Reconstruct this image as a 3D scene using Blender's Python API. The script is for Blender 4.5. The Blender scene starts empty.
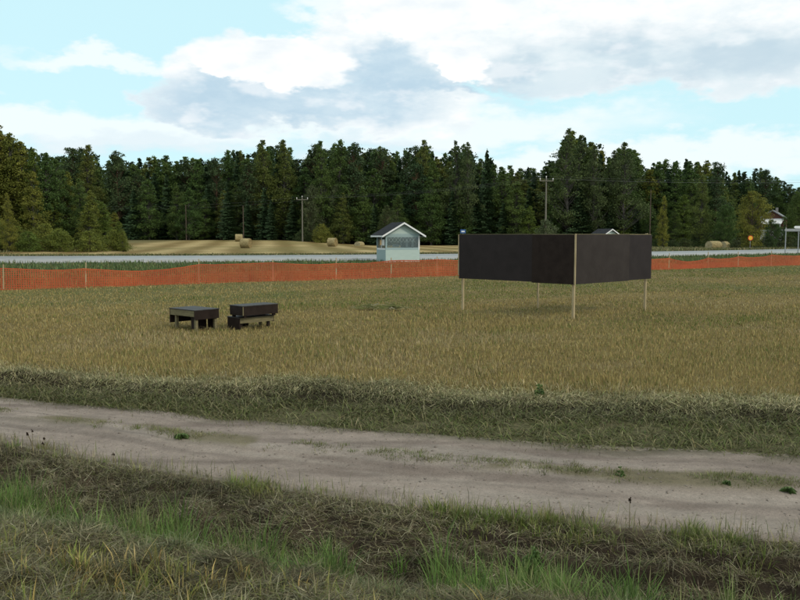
import bpy, math, random
import numpy as np
from mathutils import Vector, Matrix
random.seed(7)
rng = np.random.default_rng(11)
S = bpy.context.scene
COL = S.collection
PI = math.pi
R = math.radians

# ------------------------------------------------------------------ camera
F = 800.0
PITCH = math.atan(65/800.0)
CAMZ = 2.1
cam = bpy.data.cameras.new('camera'); cam.lens = 36; cam.sensor_width = 36
cam.clip_start = 0.1; cam.clip_end = 6000
camo = bpy.data.objects.new('camera', cam); COL.objects.link(camo)
camo.location = (0, 0, CAMZ); camo.rotation_euler = (PI/2 - PITCH, 0, 0)
S.camera = camo

def ray(px, py):
    x = (px-400)/F; y = (300-py)/F
    c, s = math.cos(PITCH), math.sin(PITCH)
    return (x, c + y*s, -s + y*c)
def at(px, py, Y):
    d = ray(px, py); k = Y/d[1]
    return (d[0]*k, Y, CAMZ + d[2]*k)

# ------------------------------------------------------------------ helpers
def tag(o, label=None, cat=None, group=None, kind=None):
    if label: o['label'] = label
    if cat: o['category'] = cat
    if group: o['group'] = group
    if kind: o['kind'] = kind
    return o
def link(name, me, mat=None, parent=None):
    o = bpy.data.objects.new(name, me); COL.objects.link(o)
    if mat and not me.materials: me.materials.append(mat)
    if parent: o.parent = parent
    return o
def empty(name, loc=(0,0,0), rz=0, label=None, cat=None, group=None):
    o = bpy.data.objects.new(name, None); COL.objects.link(o)
    o.empty_display_size = .2
    o.location = loc; o.rotation_euler = (0,0,rz)
    return tag(o, label, cat, group)

class MB:
    def __init__(s): s.v = []; s.f = []
    def add(s, vs, fs):
        n = len(s.v); s.v += [tuple(v) for v in vs]; s.f += [tuple(i+n for i in f) for f in fs]; return s
    def box(s, x0, x1, y0, y1, z0, z1, M=None):
        vs = [Vector((x,y,z)) for z in (z0,z1) for x,y in ((x0,y0),(x1,y0),(x1,y1),(x0,y1))]
        if M is not None: vs = [M @ v for v in vs]
        return s.add(vs, [(3,2,1,0),(4,5,6,7),(0,1,5,4),(1,2,6,5),(2,3,7,6),(3,0,4,7)])
    def prism(s, poly, axis_from, axis_to):
        # poly: list of 3-D points, extruded by vector axis_to
        n = len(poly); t = Vector(axis_to)
        a = [Vector(p)+Vector(axis_from) for p in poly]; b = [p+t for p in a]
        fs = [tuple(range(n))[::-1], tuple(range(n, 2*n))] + [(i, (i+1)%n, n+(i+1)%n, n+i) for i in range(n)]
        return s.add(a+b, fs)
    def tube(s, pts, rads, seg=6, cap=True):
        pts = [Vector(p) for p in pts]; n0 = len(s.v); vs = []
        for i, p in enumerate(pts):
            t = (pts[min(i+1,len(pts)-1)] - pts[max(i-1,0)]).normalized()
            u = t.orthogonal().normalized() if i == 0 else (u - t*u.dot(t)).normalized()
            w = t.cross(u)
            r = rads[i] if hasattr(rads, '__len__') else rads
            for k in range(seg):
                a = 2*PI*k/seg; vs.append(p + u*(r*math.cos(a)) + w*(r*math.sin(a)))
        fs = []
        for i in range(len(pts)-1):
            for k in range(seg):
                a = i*seg+k; b = i*seg+(k+1)%seg
                fs.append((a, b, b+seg, a+seg))
        if cap:
            fs.append(tuple(range(seg))[::-1]); fs.append(tuple(range((len(pts)-1)*seg, len(pts)*seg)))
        return s.add(vs, fs)
    def mesh(s, name='m'):
        me = bpy.data.meshes.new(name); me.from_pydata(s.v, [], s.f); me.update(); return me
    def build(s, name, mat, parent=None): return link(name, s.mesh(name), mat, parent)

def np_mesh(name, V, loops, sizes, col=None, smooth=False):
    me = bpy.data.meshes.new(name)
    V = np.asarray(V, dtype=np.float32); loops = np.asarray(loops, dtype=np.int32); sizes = np.asarray(sizes, dtype=np.int32)
    me.vertices.add(len(V)); me.vertices.foreach_set('co', V.ravel())
    me.loops.add(len(loops)); me.loops.foreach_set('vertex_index', loops)
    me.polygons.add(len(sizes))
    st = np.zeros(len(sizes), dtype=np.int32); st[1:] = np.cumsum(sizes)[:-1]
    me.polygons.foreach_set('loop_start', st)
    if smooth: me.polygons.foreach_set('use_smooth', np.ones(len(sizes), dtype=bool))
    me.update(calc_edges=True)
    if col is not None:
        a = me.color_attributes.new('Col', 'FLOAT_COLOR', 'POINT')
        c = np.ones((len(V),4), dtype=np.float32); c[:,:3] = col
        a.data.foreach_set('color', c.ravel())
    return me

# value noise
def _hash(ix, iy, seed):
    h = (ix.astype(np.int64)*374761393 + iy.astype(np.int64)*668265263 + seed*1442695041) & 0x7fffffff
    h = ((h ^ (h >> 13))*1274126177) & 0x7fffffff
    h = (h ^ (h >> 16)) & 0xffff
    return h/65535.0
def vnoise(x, y, seed=0):
    ix = np.floor(x); iy = np.floor(y); fx = x-ix; fy = y-iy
    fx = fx*fx*(3-2*fx); fy = fy*fy*(3-2*fy)
    a = _hash(ix,iy,seed); b = _hash(ix+1,iy,seed); c = _hash(ix,iy+1,seed); d = _hash(ix+1,iy+1,seed)
    return (a+(b-a)*fx)*(1-fy) + (c+(d-c)*fx)*fy
def fbm(x, y, scale=1., octv=4, seed=0):
    x = np.asarray(x, dtype=float); y = np.asarray(y, dtype=float)
    t = 0; amp = 1; tot = 0
    for o in range(octv):
        k = scale*2**o
        t = t + amp*vnoise(x*k+17.3*o, y*k-9.1*o, seed+o*31); tot += amp; amp *= .5
    return t/tot       # 0..1, mean .5
def sst(a, b, x):
    t = np.clip((x-a)/(b-a), 0, 1); return t*t*(3-2*t)
def lerp(a, b, t): return a + (b-a)*t

# ------------------------------------------------------------------ materials
def mat(name):
    m = bpy.data.materials.new(name); m.use_nodes = True
    nt = m.node_tree; return m, nt, nt.nodes['Principled BSDF']
def set_spec(b, v): b.inputs['Specular IOR Level'].default_value = v
def noise_mat(name, c0, c1, scale=4, rough=.75, spec=.3, bump=.0, bscale=None, detail=6, metallic=0, stretch=None, rand=0):
    m, nt, b = mat(name)
    tc = nt.nodes.new('ShaderNodeTexCoord'); mp = nt.nodes.new('ShaderNodeMapping')
    if stretch: mp.inputs['Scale'].default_value = stretch
    nt.links.new(tc.outputs['Object'], mp.inputs['Vector'])
    n = nt.nodes.new('ShaderNodeTexNoise'); n.inputs['Scale'].default_value = scale; n.inputs['Detail'].default_value = detail
    n.inputs['Roughness'].default_value = .65
    nt.links.new(mp.outputs['Vector'], n.inputs['Vector'])
    cr = nt.nodes.new('ShaderNodeValToRGB')
    cr.color_ramp.elements[0].position = .32; cr.color_ramp.elements[1].position = .7
    cr.color_ramp.elements[0].color = (*c0,1); cr.color_ramp.elements[1].color = (*c1,1)
    nt.links.new(n.outputs['Fac'], cr.inputs['Fac'])
    nt.links.new(cr.outputs['Color'], b.inputs['Base Color'])
    b.inputs['Roughness'].default_value = rough; b.inputs['Metallic'].default_value = metallic; set_spec(b, spec)
    if bump:
        n2 = nt.nodes.new('ShaderNodeTexNoise'); n2.inputs['Scale'].default_value = bscale or scale*6; n2.inputs['Detail'].default_value = 5
        nt.links.new(mp.outputs['Vector'], n2.inputs['Vector'])
        bp = nt.nodes.new('ShaderNodeBump'); bp.inputs['Strength'].default_value = bump; bp.inputs['Distance'].default_value = .02
        nt.links.new(n2.outputs['Fac'], bp.inputs['Height']); nt.links.new(bp.outputs['Normal'], b.inputs['Normal'])
    return m
def col_mat(name, rough=.8, spec=.15, transl=0, noise=None, bump=0, bscale=30, objvar=None):
    """base colour from the mesh's own colour attribute (each blade, leaf or patch of ground has its own colour)"""
    m, nt, b = mat(name)
    at_ = nt.nodes.new('ShaderNodeAttribute'); at_.attribute_name = 'Col'
    src = at_.outputs['Color']
    if noise:
        tc = nt.nodes.new('ShaderNodeTexCoord')
        prev = src
        for sc, lo, hi in noise:
            n = nt.nodes.new('ShaderNodeTexNoise'); n.inputs['Scale'].default_value = sc; n.inputs['Detail'].default_value = 5; n.inputs['Roughness'].default_value = .7
            nt.links.new(tc.outputs['Object'], n.inputs['Vector'])
            mr = nt.nodes.new('ShaderNodeMapRange'); mr.inputs['From Min'].default_value = .3; mr.inputs['From Max'].default_value = .7
            mr.inputs['To Min'].default_value = lo; mr.inputs['To Max'].default_value = hi
            nt.links.new(n.outputs['Fac'], mr.inputs['Value'])
            mx = nt.nodes.new('ShaderNodeVectorMath'); mx.operation = 'SCALE'
            nt.links.new(prev, mx.inputs[0]); nt.links.new(mr.outputs['Result'], mx.inputs['Scale']); prev = mx.outputs['Vector']
        src = prev
        if bump:
            n = nt.nodes.new('ShaderNodeTexNoise'); n.inputs['Scale'].default_value = bscale; n.inputs['Detail'].default_value = 8; n.inputs['Roughness'].default_value = .75
            nt.links.new(tc.outputs['Object'], n.inputs['Vector'])
            bp = nt.nodes.new('ShaderNodeBump'); bp.inputs['Strength'].default_value = bump; bp.inputs['Distance'].default_value = .03
            nt.links.new(n.outputs['Fac'], bp.inputs['Height']); nt.links.new(bp.outputs['Normal'], b.inputs['Normal'])
    if objvar:
        # every tree has its own tint
        oi = nt.nodes.new('ShaderNodeObjectInfo'); cr = nt.nodes.new('ShaderNodeValToRGB')
        cr.color_ramp.elements[0].position = 0; cr.color_ramp.elements[0].color = (*objvar[0],1)
        cr.color_ramp.elements[1].position = 1; cr.color_ramp.elements[1].color = (*objvar[-1],1)
        for i, c in enumerate(objvar[1:-1]):
            e = cr.color_ramp.elements.new((i+1)/(len(objvar)-1)); e.color = (*c,1)
        nt.links.new(oi.outputs['Random'], cr.inputs['Fac'])
        mx = nt.nodes.new('ShaderNodeVectorMath'); mx.operation = 'MULTIPLY'
        nt.links.new(src, mx.inputs[0]); nt.links.new(cr.outputs['Color'], mx.inputs[1]); src = mx.outputs['Vector']
    nt.links.new(src, b.inputs['Base Color'])
    b.inputs['Roughness'].default_value = rough; set_spec(b, spec)
    if transl:
        t = nt.nodes.new('ShaderNodeBsdfTranslucent'); nt.links.new(src, t.inputs['Color'])
        ms = nt.nodes.new('ShaderNodeMixShader'); ms.inputs['Fac'].default_value = transl
        nt.links.new(b.outputs['BSDF'], ms.inputs[1]); nt.links.new(t.outputs['BSDF'], ms.inputs[2])
        nt.links.new(ms.outputs['Shader'], nt.nodes['Material Output'].inputs['Surface'])
    return m

M_ground = col_mat('ground', .95, .08, noise=[(1.3,.85,1.15),(9,.78,1.22),(60,.7,1.3)], bump=.6, bscale=40)
M_track  = col_mat('track_dirt', .9, .15, noise=[(.9,.9,1.1),(7,.84,1.14),(45,.80,1.2),(190,.72,1.26)], bump=.6, bscale=60)
M_blade  = col_mat('grass_blade', .65, .2, transl=.25)
M_straw  = col_mat('dry_straw', .8, .12, transl=.15)
M_road   = noise_mat('asphalt', (.22,.22,.21), (.32,.315,.30), 1.2, .5, .5, .1, 60, stretch=(1,1,1))
M_line   = noise_mat('road_paint', (.5,.5,.48), (.75,.75,.73), 6, .6)
M_ply    = noise_mat('film_faced_plywood', (.020,.016,.016), (.030,.024,.024), 3, .6, .14, .08, 150)
M_plyb   = noise_mat('older_film_faced_plywood', (.016,.0100,.008), (.028,.0195,.0155), 5, .6, .12, .08, 150)
M_plyr   = noise_mat('lit_plywood', (.027,.0215,.0195), (.040,.033,.030), 3, .6, .14, .08, 150)  # lighter copy for the screen's right face, light put into the colour
M_plytop = noise_mat('weathered_plywood_top', (.026,.023,.021), (.055,.050,.046), 7, .6, .2, .1, 80)
M_wood   = noise_mat('sawn_timber', (.30,.235,.13), (.46,.38,.235), 5, .75, .2, .2, 60, stretch=(6,6,.6))
M_woodd  = noise_mat('weathered_timber', (.125,.11,.06), (.215,.185,.10), 5, .8, .2, .2, 60, stretch=(1,1,6))
M_pole   = noise_mat('grey_pole_wood', (.12,.11,.09), (.2,.19,.16), 3, .85, .2, .2, 20, stretch=(6,6,.5))
M_steel  = noise_mat('galvanised_steel', (.24,.25,.26), (.34,.355,.36), 6, .5, .4, metallic=.2)
M_wire   = noise_mat('overhead_wire', (.12,.125,.13), (.16,.165,.17), 2, .5, .4)
M_net    = noise_mat('orange_plastic_net', (.35,.055,.017), (.50,.098,.030), .7, .5, .35, detail=8)
M_mint   = noise_mat('mint_painted_boards', (.40,.50,.46), (.48,.57,.53), 2, .6, .3, .15, 30, stretch=(1,1,12))
M_mintd  = noise_mat('bluish_shaded_boards', (.28,.38,.385), (.35,.44,.44), 2, .6, .3, .15, 30, stretch=(1,1,12))  # blue-grey frames; side walls are mint with shade put into the colour
M_white  = noise_mat('white_paint', (.70,.71,.70), (.80,.80,.79), 3, .5, .35)
M_felt   = noise_mat('dark_roof_felt', (.020,.021,.024), (.040,.041,.045), 5, .95, .08, .3, 50)
M_concrete = noise_mat('concrete', (.22,.21,.2), (.3,.29,.27), 5, .9)
M_blue   = noise_mat('blue_sign_face', (.035,.10,.27), (.045,.125,.32), 3, .4, .4)
M_signw  = noise_mat('white_sign_face', (.72,.74,.76), (.8,.81,.82), 3, .4, .4)
M_yellow = noise_mat('yellow_sign_face', (.75,.42,.03), (.8,.48,.04), 3, .4, .4)
M_red    = noise_mat('red_sign_rim', (.55,.06,.02), (.62,.08,.03), 3, .4, .4)
M_orange = noise_mat('orange_poster', (.7,.34,.09), (.8,.5,.2), 8, .6)
M_redbrown = noise_mat('red_brown_boards', (.13,.06,.045), (.18,.085,.06), 3, .8, .2, .2, 20, stretch=(12,12,1))
M_greyroof = noise_mat('grey_metal_roof', (.17,.175,.18), (.26,.265,.27), 1.5, .5, .4)
M_dark   = noise_mat('dark_glass', (.015,.02,.022), (.03,.036,.04), 2, .1, .6)
M_ins    = noise_mat('porcelain', (.7,.7,.68), (.8,.8,.78), 4, .3, .5)
M_bark_s = noise_mat('spruce_bark', (.06,.045,.035), (.13,.1,.08), 6, .9, .1, .5, 20, stretch=(4,4,1))
M_bark_b = noise_mat('birch_bark', (.035,.032,.028), (.11,.105,.095), 5, .85, .15, .2, 20, stretch=(1,1,2.2))
M_bark_p = noise_mat('pine_bark', (.055,.038,.027), (.11,.068,.042), 4, .9, .1, .5, 20, stretch=(3,3,1))
M_bale   = col_mat('hay', .9, .1, noise=[(3,.75,1.2),(18,.7,1.3)], bump=.8, bscale=25)
M_seed   = noise_mat('dark_seed_head', (.018,.012,.010), (.045,.03,.02), 30, .9, .1)
M_stone  = noise_mat('stone', (.13,.108,.09), (.27,.23,.195), 12, .9, .2, .3, 40)
M_leafd  = noise_mat('weed_leaf', (.06,.11,.03), (.13,.19,.06), 15, .6, .3)

def glass_mat():
    m, nt, b = mat('shelter_glass')
    out = nt.nodes['Material Output']
    tr = nt.nodes.new('ShaderNodeBsdfTransparent'); tr.inputs['Color'].default_value = (.80,.86,.86,1)
    gl = nt.nodes.new('ShaderNodeBsdfGlossy'); gl.inputs['Roughness'].default_value = .05
    gl.inputs['Color'].default_value = (.9,.95,1,1)
    fr = nt.nodes.new('ShaderNodeFresnel'); fr.inputs['IOR'].default_value = 1.55
    df = nt.nodes.new('ShaderNodeBsdfDiffuse'); df.inputs['Color'].default_value = (.34,.42,.44,1)
    m1 = nt.nodes.new('ShaderNodeMixShader'); m1.inputs['Fac'].default_value = .22      # grey-blue diffuse share of the pane
    nt.links.new(tr.outputs[0], m1.inputs[1]); nt.links.new(df.outputs[0], m1.inputs[2])
    ms = nt.nodes.new('ShaderNodeMixShader'); nt.links.new(fr.outputs[0], ms.inputs['Fac'])
    nt.links.new(m1.outputs[0], ms.inputs[1]); nt.links.new(gl.outputs[0], ms.inputs[2])
    nt.links.new(ms.outputs[0], out.inputs['Surface'])
    return m
M_glass = glass_mat()

# ------------------------------------------------------------------ terrain
def quad_ext(x, c, b, a, x0, x1, s0=None, s1=None):
    xc = np.clip(x, x0, x1)
    y = c + b*xc + a*xc*xc
    if s0 is None: s0 = b + 2*a*x0
    if s1 is None: s1 = b + 2*a*x1
    return y + np.minimum(x-x0, 0)*s0 + np.maximum(x-x1, 0)*s1
def edge_near(x):  return quad_ext(x, 6.69, -.3494, .02514, -4.5, 4, -.47, -.15)      # track edge nearest the viewer
def edge_far(x):   return quad_ext(x, 9.2, -.294, .01519, -5.7, 4.1, -.47, -.16)
def edge_field(x): return (fbm(x, x*0, .8, 3, 66)-.5)*.22 + np.maximum(10.7 - .192*x + .004*x*x*(np.abs(x) < 9) + .324*(np.abs(x) >= 9), edge_far(x)+.45)
def road_near(x):  return quad_ext(x, 64.0, .341, .00449, -38, 45, .0, .75)
ROADW = 8.5
def fence_y(x): return 39.5 + .59*x

T_P = [-.5, 0, .15, .30, .5, .7, .9, 1.15, 1.4, 1.7, 2.0, 2.4, 2.9, 3.6, 5, 8, 30]
Z_P = [-.2, -.2, -.23, -.30, -.40, -.49, -.55, -.57, -.52, -.36, -.12, .06, .2, .33, .42, .45, .5]

def hummocks(x, y):
    h = fbm(x*.8+y*.25, y, 3.0, 3, 51); return h, np.exp(-((h-.5)/.030)**2)
def ledge(x, y, t):
    s = (t + .16*(fbm(x*.6, y*.6, 1., 3, 3)-.5) + .05*(fbm(x, y, 5, 2, 4)-.5))*5.2
    fr = s - np.floor(s)
    amt = np.clip((x+1.4)/2.2, .0, 1)*sst(.08, .2, t)*(1-sst(.9, 1.05, t))
    return (np.floor(s)+sst(.5, .92, fr))/5.2 - s/5.2, sst(.45,.6,fr)*(1-sst(.9,1,fr))*amt, amt
def ground_z(x, y, under=True):
    x = np.asarray(x, dtype=float); y = np.asarray(y, dtype=float)
    n = edge_near(x); f = edge_far(x); e = edge_field(x)
    wob = (fbm(x, y, .6, 3, 5)-.5)*.35
    t = n - y + wob*np.clip((n-y)*2, 0, 1)
    dl, _, amt = ledge(x, y, t)
    z_near = np.interp(t + dl*amt*.95, T_P, Z_P)
    hum, crev = hummocks(x, y)
    z_near = z_near + (np.abs(hum-.5)*.34 - .05*crev - .01)*sst(.08,.4,t)*(1-.5*amt)
    lump = (fbm(x, y, 2.2, 4, 21)-.5)
    z_near = z_near + lump*.22*sst(.05, .5, t)*(1-.6*amt) + (fbm(x, y, 6.5, 3, 8)-.5)*.10*sst(.05, .4, t)*(1-.5*amt)
    # track surface with two ruts
    u = np.clip((y-n)/np.maximum(f-n, .1), 0, 1)
    z_track = -.2 + .022*np.exp(-((u-.55)/.14)**2) - .018*np.exp(-((u-.25)/.13)**2) - .018*np.exp(-((u-.76)/.13)**2) + (fbm(x, y, 1.3, 4, 9)-.5)*.035
    # verge and the mown ridge at the field edge
    v = (y-f)/np.maximum(e-f, .05)
    lumpb = (fbm(x, y, 1.7, 4, 40)-.5)
    crest = .0 + (fbm(x, y*0, .9, 4, 77)-.5)*.15
    z_verge = np.where(v > .68, lerp(-.14, crest, sst(.66, 1.0, v)), np.interp(v, [0,.55,.68], [-.2,-.15,-.14])) + lumpb*.16*sst(.1,.8,v)
    w = y - e
    z_field = lerp(crest + lumpb*.16, 0, sst(.1, .75, w)) + (fbm(x, y, .25, 3, 60)-.5)*.06*sst(.5, 3, w)
    z = np.where(y < n, z_near, np.where(y < f, z_track, np.where(y < e, z_verge, z_field)))
    # road embankment and the land beyond
    r1 = road_near(x); r2 = r1 + ROADW
    zr = np.interp(y-r1, [-9, -5, -1.2, 0, ROADW, ROADW+1.5], [0, -.05, .06, .1, .33, .30])
    g = sst(-24, -3, x); rr = sst(25, 50, x)
    ll = 1 - sst(-48, -30, x)
    zc = np.interp(y, [80, 105, 120, 142, 150, 170], [.33, .40, .52, 1.02, 1.16, 1.3])
    zm = np.interp(y, [80, 105, 120, 142, 150, 170], [.33, .34, .34, .22, .15, .3])
    zrt = np.interp(y, [80, 100, 150, 170], [.33, .0, -.15, .1])
    zl = np.interp(y, [66, 80, 110, 150], [.33, .55, .9, 1.16])
    zf = lerp(lerp(lerp(zc, zl, ll), zm, g), zrt, rr) + (fbm(x, y, .08, 3, 91)-.5)*.12
    zf = zf + np.maximum(y-170, 0)*.012*(y < 400) + 2.76*(y >= 400)
    k = sst(ROADW+1.0, ROADW+9, y-r1)
    zfar = lerp(zr, zf, k)
    far = (y > r1-9)
    z = np.where(far, zfar + np.where(y-r1 < 0, (fbm(x,y,.25,3,60)-.5)*.06, 0), z)
    if under:
        z = np.where((y > r1+.25) & (y < r2-.25), z-.12, z)
        z = np.where((y > n+.12) & (y < f-.12), z-.05, z)
    return z
def gz(x, y): return float(ground_z(np.array([x]), np.array([y]), False)[0])

def cmix(a, b, t):
    a = np.asarray(a); b = np.asarray(b); t = np.asarray(t)[..., None]
    return a*(1-t) + b*t
def ground_col(x, y):
    n = edge_near(x); f = edge_far(x); e = edge_field(x); t = n-y
    p1 = fbm(x, y, .5, 4, 101); p2 = fbm(x, y, 2.5, 4, 102); p3 = fbm(x, y, .12, 4, 103)
    soil = cmix((.048,.036,.025), (.095,.073,.052), p2)
    hay = cmix((.065,.053,.030), (.13,.108,.065), p2)
    near = cmix(soil, hay, np.clip(sst(1.5, 2.2, t)+.35*sst(.45,.6,p2), 0, 1))
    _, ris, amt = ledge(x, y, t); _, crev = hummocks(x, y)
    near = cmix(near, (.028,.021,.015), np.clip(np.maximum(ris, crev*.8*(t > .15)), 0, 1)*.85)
    near = cmix(near, (.10,.09,.04), sst(2.6, 3.4, t)*.6)
    dirt = np.broadcast_to(np.array((.2,.17,.13)), near.shape)
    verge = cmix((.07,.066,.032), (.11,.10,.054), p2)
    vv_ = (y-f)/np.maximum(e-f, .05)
    verge = cmix(verge, cmix((.034,.027,.019), (.06,.05,.033), p2), sst(.58,.7,vv_)*(1-sst(.93,1.0,vv_)))  # bare soil on the bank face, darkened further to paint its shade
    field = cmix((.125,.094,.038), (.175,.135,.056), p1)
    gr = sst(.45, .62, p3)*sst(20, 27, y)
    field = cmix(field, (.085,.10,.035), gr*.7)
    field = cmix(field, (.07,.085,.03), sst(52, 60, y)*1.0)
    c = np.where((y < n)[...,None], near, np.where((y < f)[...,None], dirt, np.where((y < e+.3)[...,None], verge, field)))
    # verge right behind the fence: rough green grass
    dv = y - fence_y(x)
    c = cmix(c, (.05,.075,.028), sst(.8, 3.0, dv)*(y < road_near(x)+5))
    # beyond the road
    r2 = road_near(x)+ROADW
    sw = np.sin((x*.985 + y*.17)*1.15 + 2.2*fbm(x, y, .05, 2, 130))      # raked swaths
    hayf = cmix((.17,.12,.045), (.40,.31,.15), np.clip(.38+.45*sw+.7*(fbm(x,y,.35,4,131)-.5), 0, 1))
    hayf = cmix(hayf, (.16,.14,.05), sst(.5,.7,fbm(x,y,.09,3,140))*.55)
    rough = cmix((.09,.085,.035), (.15,.13,.06), p1)
    hf = sst(-46, -36, x)*(1-sst(24, 32, x))
    far = cmix(rough, hayf, hf)
    far = cmix((.04,.05,.022), far, sst(2.0, 4.0, y-r2))  # green verge strip, the roadside ditch's shade put into its colour
    far = cmix(far, (.035,.035,.018), sst(149, 153, y))
    c = np.where((y > r2-1)[...,None], far, c)
    return c

def axis(fine0, fine1, step, lim0, lim1, growth):
    a = list(np.arange(fine0, fine1, step)); s = step; v = a[-1]
    while v < lim1: s *= growth; v += s; a.append(v)
    s = step; v = a[0]; b = []
    while v > lim0: s *= growth; v -= s; b.append(v)
    return np.array(b[::-1]+a)
gx = axis(-7.5, 7.5, .042, -2600, 2600, 1.045)
gy = axis(2.6, 13.0, .036, -150, 3200, 1.03)
GX, GY = np.meshgrid(gx, gy)
GZ = ground_z(GX, GY)
nx, ny = len(gx), len(gy)
idx = np.arange(nx*ny).reshape(ny, nx)
Q = np.stack([idx[:-1,:-1], idx[:-1,1:], idx[1:,1:], idx[1:,:-1]], -1).reshape(-1,4)
V = np.stack([GX, GY, GZ], -1).reshape(-1,3)
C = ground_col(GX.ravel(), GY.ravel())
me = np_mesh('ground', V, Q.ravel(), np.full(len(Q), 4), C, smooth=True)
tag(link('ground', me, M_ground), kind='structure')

# dirt track, a sheet of its own
tx = np.arange(-60, 60.01, .07); tu = np.linspace(0, 1, 44)
TX, TU = np.meshgrid(tx, tu)
jn = (fbm(tx, tx*0, 1.1, 5, 201)-.5)*.35; jf = (fbm(tx, tx*0, .9, 5, 202)-.5)*.45
en, ef = edge_near(tx)+jn, edge_far(tx)+jf
TY = en[None,:]*(1-TU) + ef[None,:]*TU
TZ = ground_z(TX, TY, False) + .012 - .05*(np.maximum(0, np.abs(TU-.5)*2-.94)/.06)
p = fbm(TX, TY, .8, 4, 205); p2 = fbm(TX*.5, TY*2.5, 1.2, 4, 206); st = fbm(TX*.35+TY*.1, (TU*8), 1., 4, 207)
tc_ = cmix((.228,.184,.152), (.325,.268,.224), p)
tc_ = cmix(tc_, (.125,.095,.078), sst(.46,.68,p2)*.6)
tc_ = cmix(tc_, (.33,.285,.238), sst(.52,.72,st)*.5)
st2 = fbm(TX*.25, TU*26, 1., 3, 210); tc_ = cmix(tc_, (.13,.105,.088), sst(.56,.74,st2)*.45)
mid = np.exp(-((TU-.57)/.085)**2)
tc_ = cmix(tc_, (.14,.12,.065), np.clip(mid*1.5*sst(.46,.62,fbm(TX,TY,1.5,4,208)), 0, .8))
edg = np.clip(sst(.82,1.0,TU)*1.1 + sst(.08, 0, TU), 0, 1)
tc_ = cmix(tc_, (.10,.09,.055), edg*.8*sst(.3,.6,fbm(TX,TY,2.0,4,209)))
mx_, my_ = len(tx), len(tu)
idx = np.arange(mx_*my_).reshape(my_, mx_)
Q = np.stack([idx[:-1,:-1], idx[:-1,1:], idx[1:,1:], idx[1:,:-1]], -1).reshape(-1,4)
me = np_mesh('dirt_track', np.stack([TX,TY,TZ],-1).reshape(-1,3), Q.ravel(), np.full(len(Q),4), tc_.reshape(-1,3), smooth=True)
tag(link('dirt_track', me, M_track), kind='structure')

# asphalt road: a raised slab
def strip(name, o0, o1, dz, m, x0=-260, x1=380, step=2., skirt=.35):
    xs = np.arange(x0, x1+.1, step)
    a = road_near(xs)+o0; b = road_near(xs)+o1
    za = .1 + .23*o0/ROADW + dz; zb = .1 + .23*o1/ROADW + dz
    n = len(xs)
    rows = [np.stack([xs, a-.05, np.full(n, za-skirt)], 1), np.stack([xs, a, np.full(n, za)], 1),
            np.stack([xs, b, np.full(n, zb)], 1), np.stack([xs, b+.05, np.full(n, zb-skirt)], 1)]
    V = np.concatenate(rows); idx = np.arange(4*n).reshape(4, n)
    Q = np.stack([idx[:-1,:-1], idx[:-1,1:], idx[1:,1:], idx[1:,:-1]], -1).reshape(-1,4)
    o = link(name, np_mesh(name, V, Q.ravel(), np.full(len(Q),4)), m); tag(o, kind='structure'); return o
strip('road', 0, ROADW, .03, M_road)
strip('road_edge_line', .45, .57, .036, M_line, skirt=.003)
strip('road_edge_line', ROADW-.57, ROADW-.45, .036, M_line, skirt=.003)

# ------------------------------------------------------------------ grass and hay (stuff)
def blades(name, P, H, W, az, lean, curl, col, m, label, cat):
    N = len(P); az2 = az + PI/2 + rng.uniform(-.8,.8,N)
    d = np.stack([np.cos(az), np.sin(az), np.zeros(N)], 1)
    s = np.stack([np.cos(az2), np.sin(az2), np.zeros(N)], 1)*(W[:,None]*.5)
    up = np.array([[0,0,1.]])
    mid = P + up*(H*.55*np.cos(lean))[:,None] + d*(H*.55*np.sin(lean))[:,None]
    l2 = lean+curl
    tip = mid + up*(H*.45*np.cos(l2))[:,None] + d*(H*.45*np.sin(l2))[:,None]
    V = np.stack([P-s, P+s, mid+s*.8, mid-s*.8, tip], 1).reshape(-1,3)
    b = (np.arange(N)*5)[:,None]
    loops = (b + np.array([[0,1,2,3, 3,2,4]])).ravel()
    sizes = np.tile([4,3], N)
    me = np_mesh(name, V, loops, sizes, np.repeat(col, 5, axis=0))
    o = link(name, me, m); tag(o, label, cat, kind='stuff'); return o
def pick(N, cols, wts, sd=.32):
    k = rng.choice(len(cols), N, p=np.array(wts)/sum(wts))
    c = np.array(cols)[k]; return c*np.exp(rng.normal(0,sd,(N,1)))*rng.uniform(.94,1.06,(N,3))
def put(x, y, dz=0): return np.stack([x, y, ground_z(x, y, False)+dz], 1)
def frustum(N, y0, y1, power, marg=2.2):
    u = rng.random(N)
    if power == 1: y = y0*(y1/y0)**u
    else: y = (y0**(1-power) + u*(y1**(1-power)-y0**(1-power)))**(1/(1-power))
    x = rng.uniform(-1,1,N)*(y*.53+marg); return x, y

# 1 stubble field between the ridge and the fence
x, y = frustum(330000, 8.6, 60, 1.35)
e = edge_field(x)
k = (y > e+.25) & (y < fence_y(x)+1.2); x, y = x[k], y[k]; N = len(x)
g1 = fbm(x, y, .16, 4, 300); g2 = fbm(x, y, .9, 4, 301)
x += .0; 
bd = (y - .59*x); band = np.sin(bd*1.25 + 2.5*fbm(bd*.2, x*.05, 1., 2, 305))
green = np.clip(sst(.42,.62,g1)*sst(15, 24, y)*.80*sst(-10, 3, x) + .20*sst(.5,.7,g2) + .26*band*sst(14,22,y) + .12 + .5*sst(.52,.66,fbm(x,y,.45,3,306))*sst(3.5,5.5,x)*(y < 13), 0, .9)
c = pick(N, [(.335,.265,.108),(.28,.222,.086),(.38,.31,.138),(.225,.180,.070)], [4,4,1.5,2], .15)
cg = pick(N, [(.13,.16,.042),(.18,.185,.055),(.10,.135,.036)], [3,3,2], .18)
isg = rng.random(N) < green; c[isg] = cg[isg]
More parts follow.
